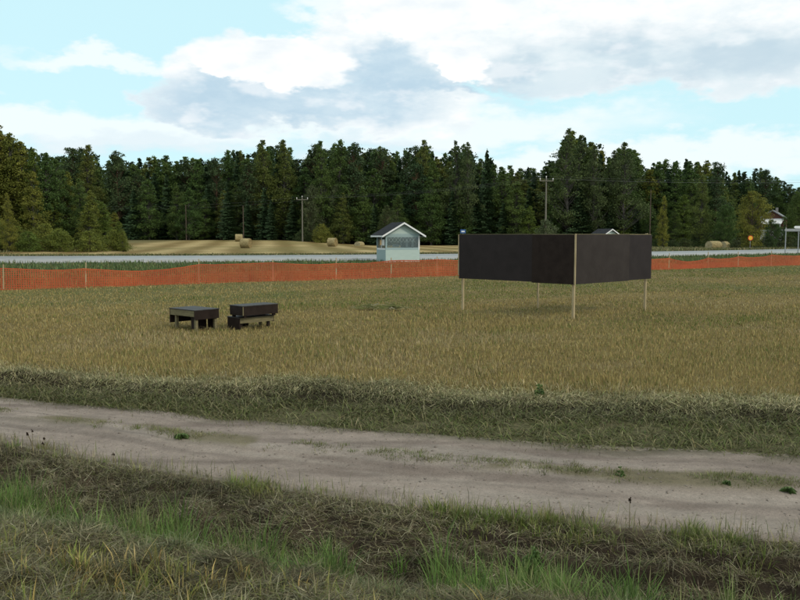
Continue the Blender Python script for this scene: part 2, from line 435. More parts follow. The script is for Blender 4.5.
pale = rng.random(N) < .5*sst(.6,.75,fbm(x, y*1.6, .35, 4, 303)); c[pale] = pick(pale.sum(), [(.36,.295,.16),(.31,.25,.13)], [1,1], .15)
hh = np.clip(.75+.9*(g2-.5), .4, 1.4)
H = rng.uniform(.06,.19,N)*hh*np.where(isg, .8, 1)*.82; W = np.maximum(.005, .00078*y)*rng.uniform(.6,1.3,N)
H = np.where(y > 24, H*.8, H)
blades('stubble', put(x,y,-.01), H, W, rng.uniform(0,2*PI,N), np.abs(rng.normal(0,.32,N)), rng.uniform(0,.5,N), c, M_straw, 'ochre stubble with green regrowth covering the field around the platforms', 'stubble')
# lying straw in the field, loose
x, y = frustum(26000, 9.5, 50, 1.3); k = (y > edge_field(x)+.3) & (y < fence_y(x)); x, y = x[k], y[k]
k = rng.random(len(x)) < .15+.85*sst(.5,.66,fbm(x,y*1.5,.3,4,303)); x, y = x[k], y[k]; N = len(x)
blades('loose_straw', put(x,y,.02)+np.stack([x*0,x*0,rng.uniform(0,.05,N)],1), rng.uniform(.10,.28,N), np.maximum(.004,.0006*y), rng.uniform(0,2*PI,N), rng.normal(1.45,.15,N), rng.uniform(-.1,.3,N),
       pick(N, [(.29,.235,.12),(.24,.195,.095),(.2,.165,.075)], [2,3,2], .15), M_straw, 'pale loose straw lying in patches on the stubble', 'straw')

# 2 mown grass ridge along the field edge
def ridge(N, w0, w1, name, cols, wts, hl, label, cat, leanm, zr=.07, xr=(-13,13), m=M_straw):
    x = rng.uniform(*xr, N); e = edge_field(x); f = edge_far(x)
    w = rng.uniform(w0, w1, N) if np.isscalar(w0) else None
    y = e + w; k = y > f-.05; x, y = x[k], y[k]; N = len(x)
    cl = fbm(x, y, 3., 3, 330)
    P = put(x, y); P[:,2] += rng.uniform(-.01, zr, N)*(.3+1.2*cl)
    az = rng.normal(-PI/2, 1.5, N)
    return blades(name, P, rng.uniform(*hl, N), rng.uniform(.005,.0095,N), az, rng.normal(leanm,.3,N), rng.uniform(.1,.9,N), pick(N, cols, wts)*(.65+.7*fbm(x,y,1.2,4,331))[:,None], m, label, cat)
ridge(64000, -.26, .42, 'mown_grass', [(.32,.295,.165),(.26,.245,.125),(.41,.37,.22),(.16,.175,.07)], [4,4,2.5,2], (.06,.20), 'grey green cut grass heaped in a long ridge beyond the track', 'cut grass', 1.55, .045)
ridge(18000, -.12, .75, 'grass_fringe', [(.33,.285,.155),(.40,.34,.20),(.20,.195,.085)], [3,2,2], (.05,.13), 'pale dry grass standing along the crest of the ridge', 'grass', .55, .03)
ridge(26000, -.75, -.15, 'bank_grass', [(.15,.145,.075),(.11,.12,.048),(.23,.215,.125),(.07,.06,.036)], [4,4,2.2,2], (.08,.24), 'matted grass on the bank face below the ridge, shade put into its colour', 'grass', 1.45, .05)  # bank face blades toned dark to paint the shade below the crest
# flat verge between ridge and track
x = rng.uniform(-13,13,60000); f, e = edge_far(x), edge_field(x); u = rng.random(len(x))**.85
y = f-.15 + u*(e-.4-f+.15); k = (e-.4 > f-.15) & (rng.random(len(x)) < .25+sst(.3,.6,fbm(x,y,1.4,4,340))*sst(-.05,.25,u)); x, y = x[k], y[k]; N = len(x)
blades('verge_grass', put(x,y), rng.uniform(.06,.22,N), rng.uniform(.006,.012,N), rng.uniform(0,2*PI,N), rng.normal(1.28,.3,N), rng.uniform(.1,.8,N),
       pick(N, [(.15,.14,.066),(.11,.125,.042),(.20,.18,.10),(.075,.098,.03)], [4,3.5,1.5,2], .22), M_straw, 'short flattened grass between the track and the cut ridge', 'grass')

# 3 near bank: cut hay lying on the ditch sides
def near_pts(N, t0, t1, y1=12):
    x = rng.uniform(-7.2, 6.5, N); t = rng.uniform(t0, t1, N); y = edge_near(x)-t
    k = (y > 3.0) & (y < y1) & (np.abs(x) < y*.55+1.6); return x[k], y[k], t[k]
x, y, t = near_pts(860000, .1, 6.5, 12)
hm = fbm(x, y, 1.6, 4, 350); _, crv = hummocks(x, y); _, ris_, _ = ledge(x, y, t)
soilbare = np.clip((x+1.0)/2.2, 0, 1)*sst(.1,.25,t)*(1-sst(.8,1.0,t))
k = rng.random(len(x)) < np.clip(.45+1.2*sst(.3,.5,hm), 0, 1)*(1-.30*soilbare)*np.where(t > 1.6, .75, 1)*(1-.72*np.clip(np.maximum(crv*(t > .15), ris_), 0, 1)); x, y, t, hm = x[k], y[k], t[k], hm[k]; N = len(x)
P = put(x, y); P[:,2] += rng.uniform(-.01,.045,N)*(.2+1.3*hm)
cc = pick(N, [(.17,.148,.088),(.225,.20,.128),(.085,.07,.041),(.31,.275,.19),(.125,.135,.05)], [4,3,4,.9,2.5], .30)
cc *= (.35+1.3*fbm(x,y,1.4,4,351))[:,None]
cc = cmix(cc, cc*np.array([.86,.88,.80]), sst(1.7,2.3,t))
blades('cut_hay', P, rng.uniform(.05,.18,N), rng.uniform(.0027,.0056,N), rng.uniform(0,2*PI,N), rng.normal(1.42,.24,N), rng.uniform(-.3,.8,N), cc, M_straw, 'grey brown cut hay lying matted over the ditch banks', 'cut hay')

def tufts(name, cx, cy, nb, rad, H, W, lean, cols, wts, m, label, cat, droop=(.1,.7), dz=-.01):
    """clumps: every centre carries a fan of blades of its own height"""
    n = np.maximum(1, (nb*rng.uniform(.3,1.6,len(cx))).astype(int)); i = np.repeat(np.arange(len(cx)), n); N = len(i)
    hs = (rng.uniform(.45,1.15,len(cx))*H)[i]; rr_ = (rng.uniform(.5,1.3,len(cx))*rad)[i]
    a = rng.uniform(0,2*PI,N); q = np.sqrt(rng.random(N)); x = cx[i]+np.cos(a)*q*rr_; y = cy[i]+np.sin(a)*q*rr_
    tint = pick(len(cx), cols, wts)[i]*.6 + pick(N, cols, wts)*.4
    return blades(name, put(x,y,dz), hs*rng.uniform(.35,1.1,N), W*rng.uniform(.6,1.3,N), a+rng.normal(0,.7,N), np.abs(rng.normal(0,lean,N))*(.4+q), rng.uniform(*droop,N), tint, m, label, cat)
# bright green grass standing in the ditch
cx, cy, t = near_pts(2900, .75, 1.95, 10)
k = rng.random(len(cx)) < sst(.42,.56,fbm(cx, cy, 1.1, 4, 360))*np.exp(-((t-1.25)/.36)**2)*(1-.2*sst(1.6,2.6,cx)); cx, cy = cx[k], cy[k]
tufts('ditch_grass', cx, cy, 24, .085, .46, .0080, .34, [(.115,.190,.044),(.080,.140,.036),(.175,.245,.068),(.26,.235,.12)], [4,4,2.2,1.8], M_blade, 'tall bright green grass growing in clumps along the ditch bottom', 'grass')
# soft grey green grass on the near ditch side
cx, cy, t = near_pts(3200, 1.3, 2.4, 11)
k = rng.random(len(cx)) < sst(.5,-2.0,cx)*.75+.12; cx, cy = cx[k], cy[k]
tufts('soft_grass', cx, cy, 30, .10, .20, .0058, .6, [(.13,.155,.07),(.17,.18,.10),(.10,.14,.05),(.23,.215,.13)], [4,3,3,1.5], M_blade, 'soft grey green grass on the near ditch side', 'grass', (.3,1.1))
# green fringe along the near edge of the track
cx = rng.uniform(-8, 7, 1500); t = np.abs(rng.normal(.0,.16,len(cx)))-.09+(fbm(cx,cx*0,1.3,3,373)-.5)*.25; cy = edge_near(cx)-t-.03
k = rng.random(len(cx)) < sst(.47,.66,fbm(cx, cx*0, 1.7, 4, 370))*.8+.03; cx, cy = cx[k], cy[k]
tufts('edge_grass', cx, cy, 22, .07, .17, .0062, .6, [(.15,.20,.046),(.11,.16,.038),(.22,.225,.075),(.30,.26,.12)], [4,3,3,1.5], M_blade, 'green grass tufts fringing the near edge of the track', 'grass', (.1,.8))
x = rng.uniform(-8, 7, 4500); t = rng.normal(.06,.14,len(x)); y = edge_near(x)-t; N = len(x)
blades('edge_stems', put(x,y), rng.uniform(.04,.20,N), rng.uniform(.003,.0055,N), rng.uniform(0,2*PI,N), np.abs(rng.normal(0,.45,N)), rng.uniform(0,.7,N),
       pick(N, [(.24,.21,.12),(.17,.17,.07),(.12,.14,.05)], [3,3,2]), M_blade, 'thin dry stems standing along the near track edge', 'grass')
# foreground stubble at the camera's feet
cx, cy, t = near_pts(7000, 2.5, 6.8, 7)
k = rng.random(len(cx)) < (.25+.75*sst(.38,.6,fbm(cx,cy,1.1,4,380)))*sst(2.5,3.2,t); cx, cy = cx[k], cy[k]
tufts('foreground_stubble', cx, cy, 14, .05, .18, .0068, .4, [(.37,.28,.11),(.26,.19,.072),(.18,.205,.055),(.46,.38,.20),(.13,.175,.042)], [3.5,3,4,1,3.5], M_straw, 'straw coloured stubble and grass nearest the viewer', 'stubble')
# tufts along the middle of the track
cx = rng.uniform(-9, 9, 1500); n, f = edge_near(cx), edge_far(cx); cy = n+(f-n)*rng.normal(.57,.045,len(cx))
k = rng.random(len(cx)) < sst(.42,.60,fbm(cx, cy, 1.5, 4, 390))*.8; cx, cy = cx[k], cy[k]
tufts('track_grass', cx, cy, 26, .10, .06, .0055, 1.1, [(.12,.15,.05),(.16,.16,.07),(.22,.195,.11)], [3,3,2], M_blade, 'low grass growing along the middle of the dirt track', 'grass', dz=.008)
x = rng.uniform(-12, 10, 16000); f = edge_far(x); y = f + rng.normal(-.02,.16,len(x)); k = rng.random(len(x)) < sst(.4,.6,fbm(x,y,1.2,4,395)); x, y = x[k], y[k]; N = len(x)
blades('far_edge_grass', put(x,y), rng.uniform(.04,.13,N), rng.uniform(.003,.006,N), rng.uniform(0,2*PI,N), rng.normal(1.0,.4,N), rng.uniform(0,.8,N),
       pick(N, [(.13,.12,.06),(.10,.115,.042),(.19,.17,.10)], [4,4,2]), M_straw, 'thin grass straggling over the far edge of the track', 'grass')
# rough green verge between fence and road
x = rng.uniform(-62, 75, 120000); r1 = road_near(x); fy = fence_y(x); u = rng.random(len(x)); y = fy+.6+u*(r1-1-fy)
k = (np.abs(x) < y*.53+4) & (r1 > fy+2); x, y = x[k], y[k]; N = len(x); vm = fbm(x,y,.4,4,400)
blades('road_verge_grass', put(x,y), rng.uniform(.08,.3,N)*(.5+vm), rng.uniform(.03,.06,N), rng.uniform(0,2*PI,N), np.abs(rng.normal(0,.4,N)), rng.uniform(0,.6,N),
       pick(N, [(.088,.13,.045),(.115,.145,.052),(.17,.16,.07),(.07,.105,.042)], [4,3,1.5,2]), M_blade, 'rough green grass between the orange fence and the road', 'grass')
# coarse grass beyond the road
x = rng.uniform(-75, 95, 90000); y = road_near(x)+ROADW+.6+np.abs(rng.normal(0,1,len(x)))*np.where(x > 25, 16, np.where(x < -38, 6, 2.0))
k = (np.abs(x) < y*.53+5) & (y < 150); x, y = x[k], y[k]; N = len(x)
blades('far_grass', put(x,y), rng.uniform(.10,.42,N)*np.where((x>25)|(x<-38),1,.5), rng.uniform(.05,.10,N), rng.uniform(0,2*PI,N), np.abs(rng.normal(0,.3,N)), rng.uniform(0,.6,N),
       pick(N, [(.17,.155,.07),(.11,.125,.045),(.26,.22,.12),(.08,.10,.035)], [3,3,2,2]), M_blade, 'coarse dull grass along the far side of the road', 'grass')
# small stones on the track
def stones(N):
    x = rng.uniform(-10, 9, N); n, f = edge_near(x), edge_far(x); y = n + (f-n)*rng.uniform(.03,.97,N)
    z = ground_z(x, y, False)+.012; r = .004+.015*rng.random(N)**4
    base = np.array([(1,0,0),(0,1,0),(-1,0,0),(0,-1,0),(0,0,.7),(0,0,-.5)])
    V = np.stack([x,y,z],1)[:,None,:] + base[None]*r[:,None,None]*rng.uniform(.6,1.4,(N,6,1))
    F_ = np.array([0,1,4, 1,2,4, 2,3,4, 3,0,4, 1,0,5, 2,1,5, 3,2,5, 0,3,5])
    loops = (np.arange(N)*6)[:,None] + F_[None]
    o = link('gravel', np_mesh('gravel', V.reshape(-1,3), loops.ravel(), np.full(N*8,3)), M_stone)
    tag(o, 'small loose stones scattered over the dirt track', 'gravel', kind='stuff')
stones(6000)

# ------------------------------------------------------------------ weeds that can be told apart
def seed_weed(px, py, Y, h, label, heads=3):
    p = at(px, py, Y); x, y = p[0], Y; z = gz(x, y)
    r = empty('dry_weed', (x,y,z), 0, label, 'weed', 'dark seed headed weeds along the track')
    for k in range(heads):
        a = random.uniform(0, 2*PI); l = h*random.uniform(.6,1) if k else h
        tipx, tipy = .28*l*math.cos(a)*(k > 0), .28*l*math.sin(a)*(k > 0)
        pts = [(0,0,-.02), (tipx*.25,tipy*.25,l*.5), (tipx,tipy,l)]
        MB().tube(pts, [.0035,.003,.002], 5).build('stem', M_woodd, r)
        b = MB()
        for j in range(9):
            q = Vector((tipx,tipy,l)) + Vector((random.gauss(0,.005),random.gauss(0,.005),random.gauss(0,.008)))
            b.tube([q-Vector((0,0,.008)), q, q+Vector((0,0,.008))], [.002,.0055,.002], 5)
        b.build('seed_head', M_seed, r)
seed_weed(33, 456, 8.45, .20, 'dark three-headed weed at the near track edge, farthest left')
seed_weed(45, 458, 8.40, .13, 'short dark weed just right of the three-headed one', 2)
seed_weed(114, 472, 7.95, .09, 'tiny single-headed weed at the near track edge, left part', 1)
seed_weed(629, 536, 6.15, .22, 'lone single-headed weed at the near track edge, right of centre', 1)
def leafy(x, y, h, n, label, m=M_leafd, spread=.5, grp='leafy weeds beside the track'):
    r = empty('leafy_weed', (x,y,gz(x,y)), 0, label, 'weed', grp)
    MB().tube([(0,0,-.02),(.01,.0,h*.5),(0,.01,h)], [.005,.004,.002], 5).build('stem', M_leafd, r)
    b = MB()
    for k in range(n):
        z0 = h*random.uniform(.08,1); a = random.uniform(0,2*PI); l = h*spread*random.uniform(.6,1.1)*(1.1-.5*z0/h)
        d = Vector((math.cos(a),math.sin(a),0)); s = Vector((-d.y,d.x,0))*l*.22
        p0 = Vector((0,0,z0)); p1 = p0+d*l*.55+Vector((0,0,l*.3)); p2 = p0+d*l+Vector((0,0,l*.05))
        b.add([p0, p1-s+Vector((0,0,.01)), p2, p1+s+Vector((0,0,.01))], [(0,1,2),(0,2,3)])
    b.build('leaf_mass', m, r)
def gpt(px, py, h):
    d = ray(px, py); k = -h/d[2]; return d[0]*k, d[1]*k
lx, ly = gpt(532, 588, 2.62); leafy(lx, ly, .20, 46, 'broad leaved green weed in the ditch at the bottom of the picture')
lx, ly = gpt(788, 494, 2.3);  leafy(lx, ly, .035, 60, 'low dark green weed on the track at the right edge', spread=2.2)
lx, ly = gpt(620, 479, 2.3);  leafy(lx, ly, .09, 14, 'small upright green weed in the middle of the track', spread=.6)
lx, ly = gpt(182, 440, 2.3);  leafy(lx, ly, .04, 60, 'flat green weed in the middle of the track, left half', spread=2.6)
lx, ly = gpt(727, 487, 2.3);  leafy(lx, ly, .03, 34, 'ragged low weed right of the upright one on the track', spread=1.8)
lx, ly = gpt(540, 388, 2.0);  leafy(lx, ly, .16, 30, 'small leafy weed at the crest of the grass ridge', spread=.6)

# ------------------------------------------------------------------ orange safety fence
FD = Vector((1,.59,0)).normalized(); FN = Vector((-FD.y, FD.x, 0))
def fence_hit(px):
    k = (px-400)/F/math.cos(PITCH); k = (px-400)/F   # x = k*y approx (level ray)
    y = 39.5/(1-.59*k); return k*y, y
fr = empty('safety_fence', (0,39.5,0), math.atan2(FD.y,FD.x), 'orange plastic mesh safety fence on thin stakes across the field', 'fence')
post_px = [-110,-45,2.5,85,199,273,336,391,438,487,533,580,625,668.6,708,738,771,812,850,890]
us = []
for q in post_px:
    X, Y = fence_hit(q); us.append((Vector((X,Y,0))-Vector((0,39.5,0))).dot(FD))
def local_gz(u):
    p = Vector((0,39.5,0))+FD*u; return gz(p.x, p.y)
rs = random.Random(3)
for i, u in enumerate(us):
    z = local_gz(u); h = rs.uniform(.98,1.08); dx, dy = rs.uniform(-.04,.04), rs.uniform(-.05,.05)
    w = .022
    b = MB(); b.add([(u-w,-w,z-.1),(u+w,-w,z-.1),(u+w,w,z-.1),(u-w,w,z-.1),(u-w*.8+dx,-w*.8+dy,z+h),(u+w*.8+dx,-w*.8+dy,z+h),(u+w*.8+dx,w*.8+dy,z+h),(u-w*.8+dx,w*.8+dy,z+h)],
          [(3,2,1,0),(4,5,6,7),(0,1,5,4),(1,2,6,5),(2,3,7,6),(3,0,4,7)])
    b.build('stake', M_wood, fr)
step = .085; uu = np.arange(us[0], us[-1], step); nU = len(uu)
seg = np.clip(np.searchsorted(us, uu, side='right')-1, 0, len(us)-2)
u0 = np.array(us)[seg]; u1 = np.array(us)[seg+1]; fr_t = (uu-u0)/(u1-u0)
sagr = np.random.default_rng(5); sag = sagr.uniform(.02,.13,len(us)); sag[13] = .24; sag[3] = .17; sag[2] = .06
toph = .80 + sagr.uniform(-.06,.06,len(us)); toph[12:] -= .09
th = lerp(toph[seg], toph[seg+1], fr_t) - sag[seg]*4*fr_t*(1-fr_t) + (fbm(uu,uu*0,1.5,3,12)-.5)*.05
bh = .02 + (fbm(uu,uu*0,.7,3,13)-.5)*.06
gzz = np.array([local_gz(u) for u in uu])
rows = 12
vv = np.linspace(0,1,rows)
def net_pt(iu, v):
    z = gzz[iu] + bh[iu] + (th[iu]-bh[iu])*v
    off = .05*np.sin(v*PI)*(fbm(uu[iu], v*2+0*uu[iu], .8, 2, 14)-.3) - .028
    return np.stack([uu[iu], off*np.ones_like(z), z], -1)
Vn = []; Ln = []; base = 0
ii = np.arange(nU)
hw_v = .0135
for r in range(rows-1):                       # vertical strands
    a = net_pt(ii, np.full(nU, vv[r])); b = net_pt(ii, np.full(nU, vv[r+1]))
    dxv = np.array([hw_v,0,0])
    q = np.stack([a-dxv, a+dxv, b+dxv, b-dxv], 1).reshape(-1,3); Vn.append(q)
for r in range(rows):                         # horizontal bands, 2 mm in front
    wz = .012 if 6 < r < rows-1 else (.017 if r < rows-1 else .020)
    a = net_pt(ii[:-1], np.full(nU-1, vv[r])); b = net_pt(ii[1:], np.full(nU-1, vv[r])); o = np.array([0,-.002,0]); zz = np.array([0,0,wz])
    Vn.append(np.stack([a-zz+o, b-zz+o, b+zz+o, a+zz+o], 1).reshape(-1,3))
Vn = np.concatenate(Vn); link('net', np_mesh('net', Vn, np.arange(len(Vn)), np.full(len(Vn)//4, 4)), M_net, fr)

# ------------------------------------------------------------------ plywood screen on posts
pc = empty('plywood_screen', (0,0,0), 0, 'dark brown plywood screen bent at a right angle on thin timber posts', 'screen')
A = Vector((1.665, 22.15, 0)); Bc = Vector((4.285, 19.7, 0)); Cc = Vector((6.93, 22.15, 0)); Dr = A + Cc - Bc
Dr = Vector((3.98, 23.0, 0))
pc.location = (Bc.x, Bc.y, 0)
def loc(p): return Vector((p.x-Bc.x, p.y-Bc.y, 0))
def board(p0, p1, s0, s1, z0, z1, th, off, name, m):
    p0, p1 = loc(p0), loc(p1); d = (p1-p0); L = d.length; d.normalize(); n = Vector((d.y,-d.x,0))
    a = p0 + d*s0; b = p0 + d*s1; vs = []
    for z in (z0, z1):
        for q, oo in ((a,off),(b,off),(b,off-th),(a,off-th)): vs.append(q + n*oo + Vector((0,0,z)))
    MB().add(vs, [(3,2,1,0),(4,5,6,7),(0,1,5,4),(1,2,6,5),(2,3,7,6),(3,0,4,7)]).build(name, m, pc)
L1 = (A-Bc).length; L2 = (Cc-Bc).length
ztop = 2.115
board(A, Bc, 0, 2.44, .905, ztop, .018, .050, 'panel', M_ply)
board(A, Bc, 2.40, L1+.072, .885, ztop-.006, .018, .072, 'panel', M_plyb)
board(Bc, Cc, -.052, 2.44, .885, ztop, .018, .050, 'panel', M_plyr)
board(Bc, Cc, 2.40, L2, .895, ztop-.008, .018, .030, 'panel', M_ply)
board(A, Bc, 0, L1-.03, ztop-.04, ztop+.012, .04, .024, 'top_batten', M_woodd)
board(Bc, Cc, .05, L2-.02, ztop-.04, ztop+.012, .04, .010, 'top_batten', M_woodd)
# pale corner batten and end strips
def post(p, w, z1, name='post', off=(0,0), rot=PI/4, tilt=0):
    c = loc(p)+Vector((off[0],off[1],0)); M = Matrix.Translation(c) @ Matrix.Rotation(rot,4,'Z') @ Matrix.Rotation(tilt,4,'X')
    MB().box(-w/2,w/2,-w/2,w/2,-.2,z1,M).build(name, M_wood, pc)
post(Bc, .058, 2.0, off=(0,0.0))
Mx = Matrix.Translation(loc(Bc)+Vector((.0,-.118,0))) @ Matrix.Rotation(PI/4,4,'Z')
MB().box(-.016,.016,-.016,.016,.87,ztop+.016,Mx).build('corner_strip', M_wood, pc)
post(A, .055, ztop-.05, off=(.085,.055)); post(Cc, .055, ztop+.03, off=(-.105,.07))
post(Dr, .045, 2.08)
board(A, Bc, -.035, -.003, 1.0, ztop+.004, .03, .05, 'edge_strip', M_wood)
dd = loc(Dr)
MB().tube([loc(A)+Vector((.08,.06,2.06)), dd+Vector((0,0,2.06))], .018, 4).build('brace', M_woodd, pc)
MB().tube([loc(Cc)+Vector((-.1,.07,2.06)), dd+Vector((0,0,2.05))], .018, 4).build('brace', M_woodd, pc)

# ------------------------------------------------------------------ low platforms
def platform(corner, a, b, L, W, h, label, spec, z0=0):
    """corner: the corner nearest the viewer; a along the long side, b along the short side"""
    a = Vector((*a,0)).normalized(); b = Vector((-a.y, a.x, 0)); 
    if b.y < 0: b = -b
    r = empty('low_platform', (corner[0],corner[1],z0), 0, label, 'platform', 'low plywood platforms on the stubble')
    def bx(name, m, s0,s1,t0,t1,za,zb):
        vs = [a*s+b*t+Vector((0,0,z)) for z in (za,zb) for s,t in ((s0,t0),(s1,t0),(s1,t1),(s0,t1))]
        MB().add(vs, [(3,2,1,0),(4,5,6,7),(0,1,5,4),(1,2,6,5),(2,3,7,6),(3,0,4,7)]).build(name, m, r)
    for s in spec(L, W, h): bx(*s)
    return r
def spec1(L,W,h):
    s = [('deck', M_plytop, -.012,L+.012,-.012,W+.012,h-.018,h),
         ('front_rail', M_woodd, .02,L-.02,.0,.035,h-.15,h-.019),
         ('back_rail', M_woodd, .02,L-.02,W-.035,W,h-.15,h-.019),
         ('end_panel', M_plyb, -.004,.018,-.004,W,h-.215,h-.02),
         ('end_panel', M_plyb, L-.018,L+.004,.0,W,h-.33,h-.02),
         ('inner_panel', M_plyb, .11,.30,.12,.14,.02,h-.03),
         ('shade_panel', M_plyb, .33,.35,.16,W-.10,.02,h-.03),  # added dark board standing in for the shade under the deck
         ('back_panel', M_plyb, .09,.34,W-.06,W-.036,.03,h-.03)]
    for s0,t0 in ((.025,.04),(L-.20,.04),(.025,W-.1),(L-.09,W-.1)):
        s.append(('leg', M_woodd, s0,s0+.06,t0,t0+.06,-.05,h-.02))
    return s
c0 = at(195, 330, 17.3)
platform((c0[0],17.3), (-.76,.65), None, .95, .64, .475, 'open fronted plywood platform with pale legs standing left of the stacked pair', spec1, gz(c0[0],17.5))
def spec2(L,W,h):
    s = [('deck', M_plytop, -.01,L+.01,-.01,W+.01,h-.018,h),
         ('front_rail', M_woodd, .02,L-.02,0,.035,h-.135,h-.019),
         ('back_rail', M_woodd, .02,L-.02,W-.035,W,h-.135,h-.019),
         ('end_panel', M_plyb, -.004,.018,-.004,W,.01,h-.02),
         ('end_panel', M_plyb, L-.02,L-.002,.0,W,h-.15,h-.02),
         ('back_panel', M_plyb, .1,L*.55,W-.06,W-.04,.02,h-.03)]
    for s0,t0 in ((.05,.05),(L-.14,.05),(.05,W-.1),(L-.14,W-.1)):
        s.append(('leg', M_plyb if t0 < .1 else M_woodd, s0,s0+.06,t0,t0+.05,-.05,h-.02))
    return s
c1 = at(239.5, 328, 17.6); zb = gz(c1[0], 17.8)
platform((c1[0],17.6), (.70,.71), None, .94, .46, .28, 'lower platform of the stacked pair with a pale front rail', spec2, zb)
def spec3(L,W,h):
    s = [('deck', M_plytop, -.01,L+.01,-.01,W+.01,h-.018,h),
         ('front_panel', M_plyb, .0,L,.0,.018,.045,h-.019),
         ('back_panel', M_plyb, .0,L,W-.018,W,.045,h-.019),
         ('end_panel', M_plyb, -.003,.016,.019,W-.019,.045,h-.019),
         ('end_panel', M_plyb, L-.016,L+.003,.019,W-.019,.045,h-.019),
         ('corner_batten', M_woodd, -.008,.012,-.008,-.002,.05,h-.02)]
    for s0,t0 in ((.05,.03),(L-.12,.03),(.03,W-.09),(L-.12,W-.09)):
        s.append(('foot', M_plyb, s0,s0+.07,t0,t0+.05,.001,.044))
    return s
c2 = at(243.5, 318, 17.55)
platform((c2[0],17.5), (.69,.72), None, .96, .50, .265, 'upper dark box platform resting on top of the lower one', spec3, zb+.28)

# small heaps of old hay on the field
def heap(px, Y, L, h, label):
    x = (px-400)/F*Y; r = np.random.default_rng(int(px)); N = 150
    s = r.normal(0,.3,N)*L; t = r.normal(0,.10,N)
    x_ = x+s; y_ = Y+t*1.2; z = ground_z(x_, y_, False)+np.abs(r.normal(0,h*.5,N))*np.exp(-(s/(L*.5))**2)+.07
    N_ = N; az = r.uniform(0,2*PI,N); d = np.stack([np.cos(az),np.sin(az),r.normal(0,.15,N)],1)*r.uniform(.05,.14,N)[:,None]
    sd = np.stack([np.zeros(N),np.zeros(N),np.full(N,.009)],1)
    c = np.stack([x_,y_,z],1)
    V = np.stack([c-d-sd,c+d-sd,c+d+sd,c-d+sd],1).reshape(-1,3) - np.array([x,Y,0])
    cols = np.repeat(np.array([(.30,.27,.15),(.15,.17,.06),(.20,.20,.085),(.42,.40,.30)])[r.choice(4,N,p=(.25,.4,.27,.08))],4,axis=0)
    o = link('hay_heap', np_mesh('hay_heap', V, np.arange(N*4), np.full(N,4), cols), M_straw); o.location = (x,Y,0)
    tag(o, label, 'hay heap', 'small hay heaps on the field')
heap(369, 22.4, .55, .10, 'small hay heap on the field, left of the two before the shelter')
heap(392, 22.1, .8, .12, 'wider hay heap on the field, right of the two before the shelter')

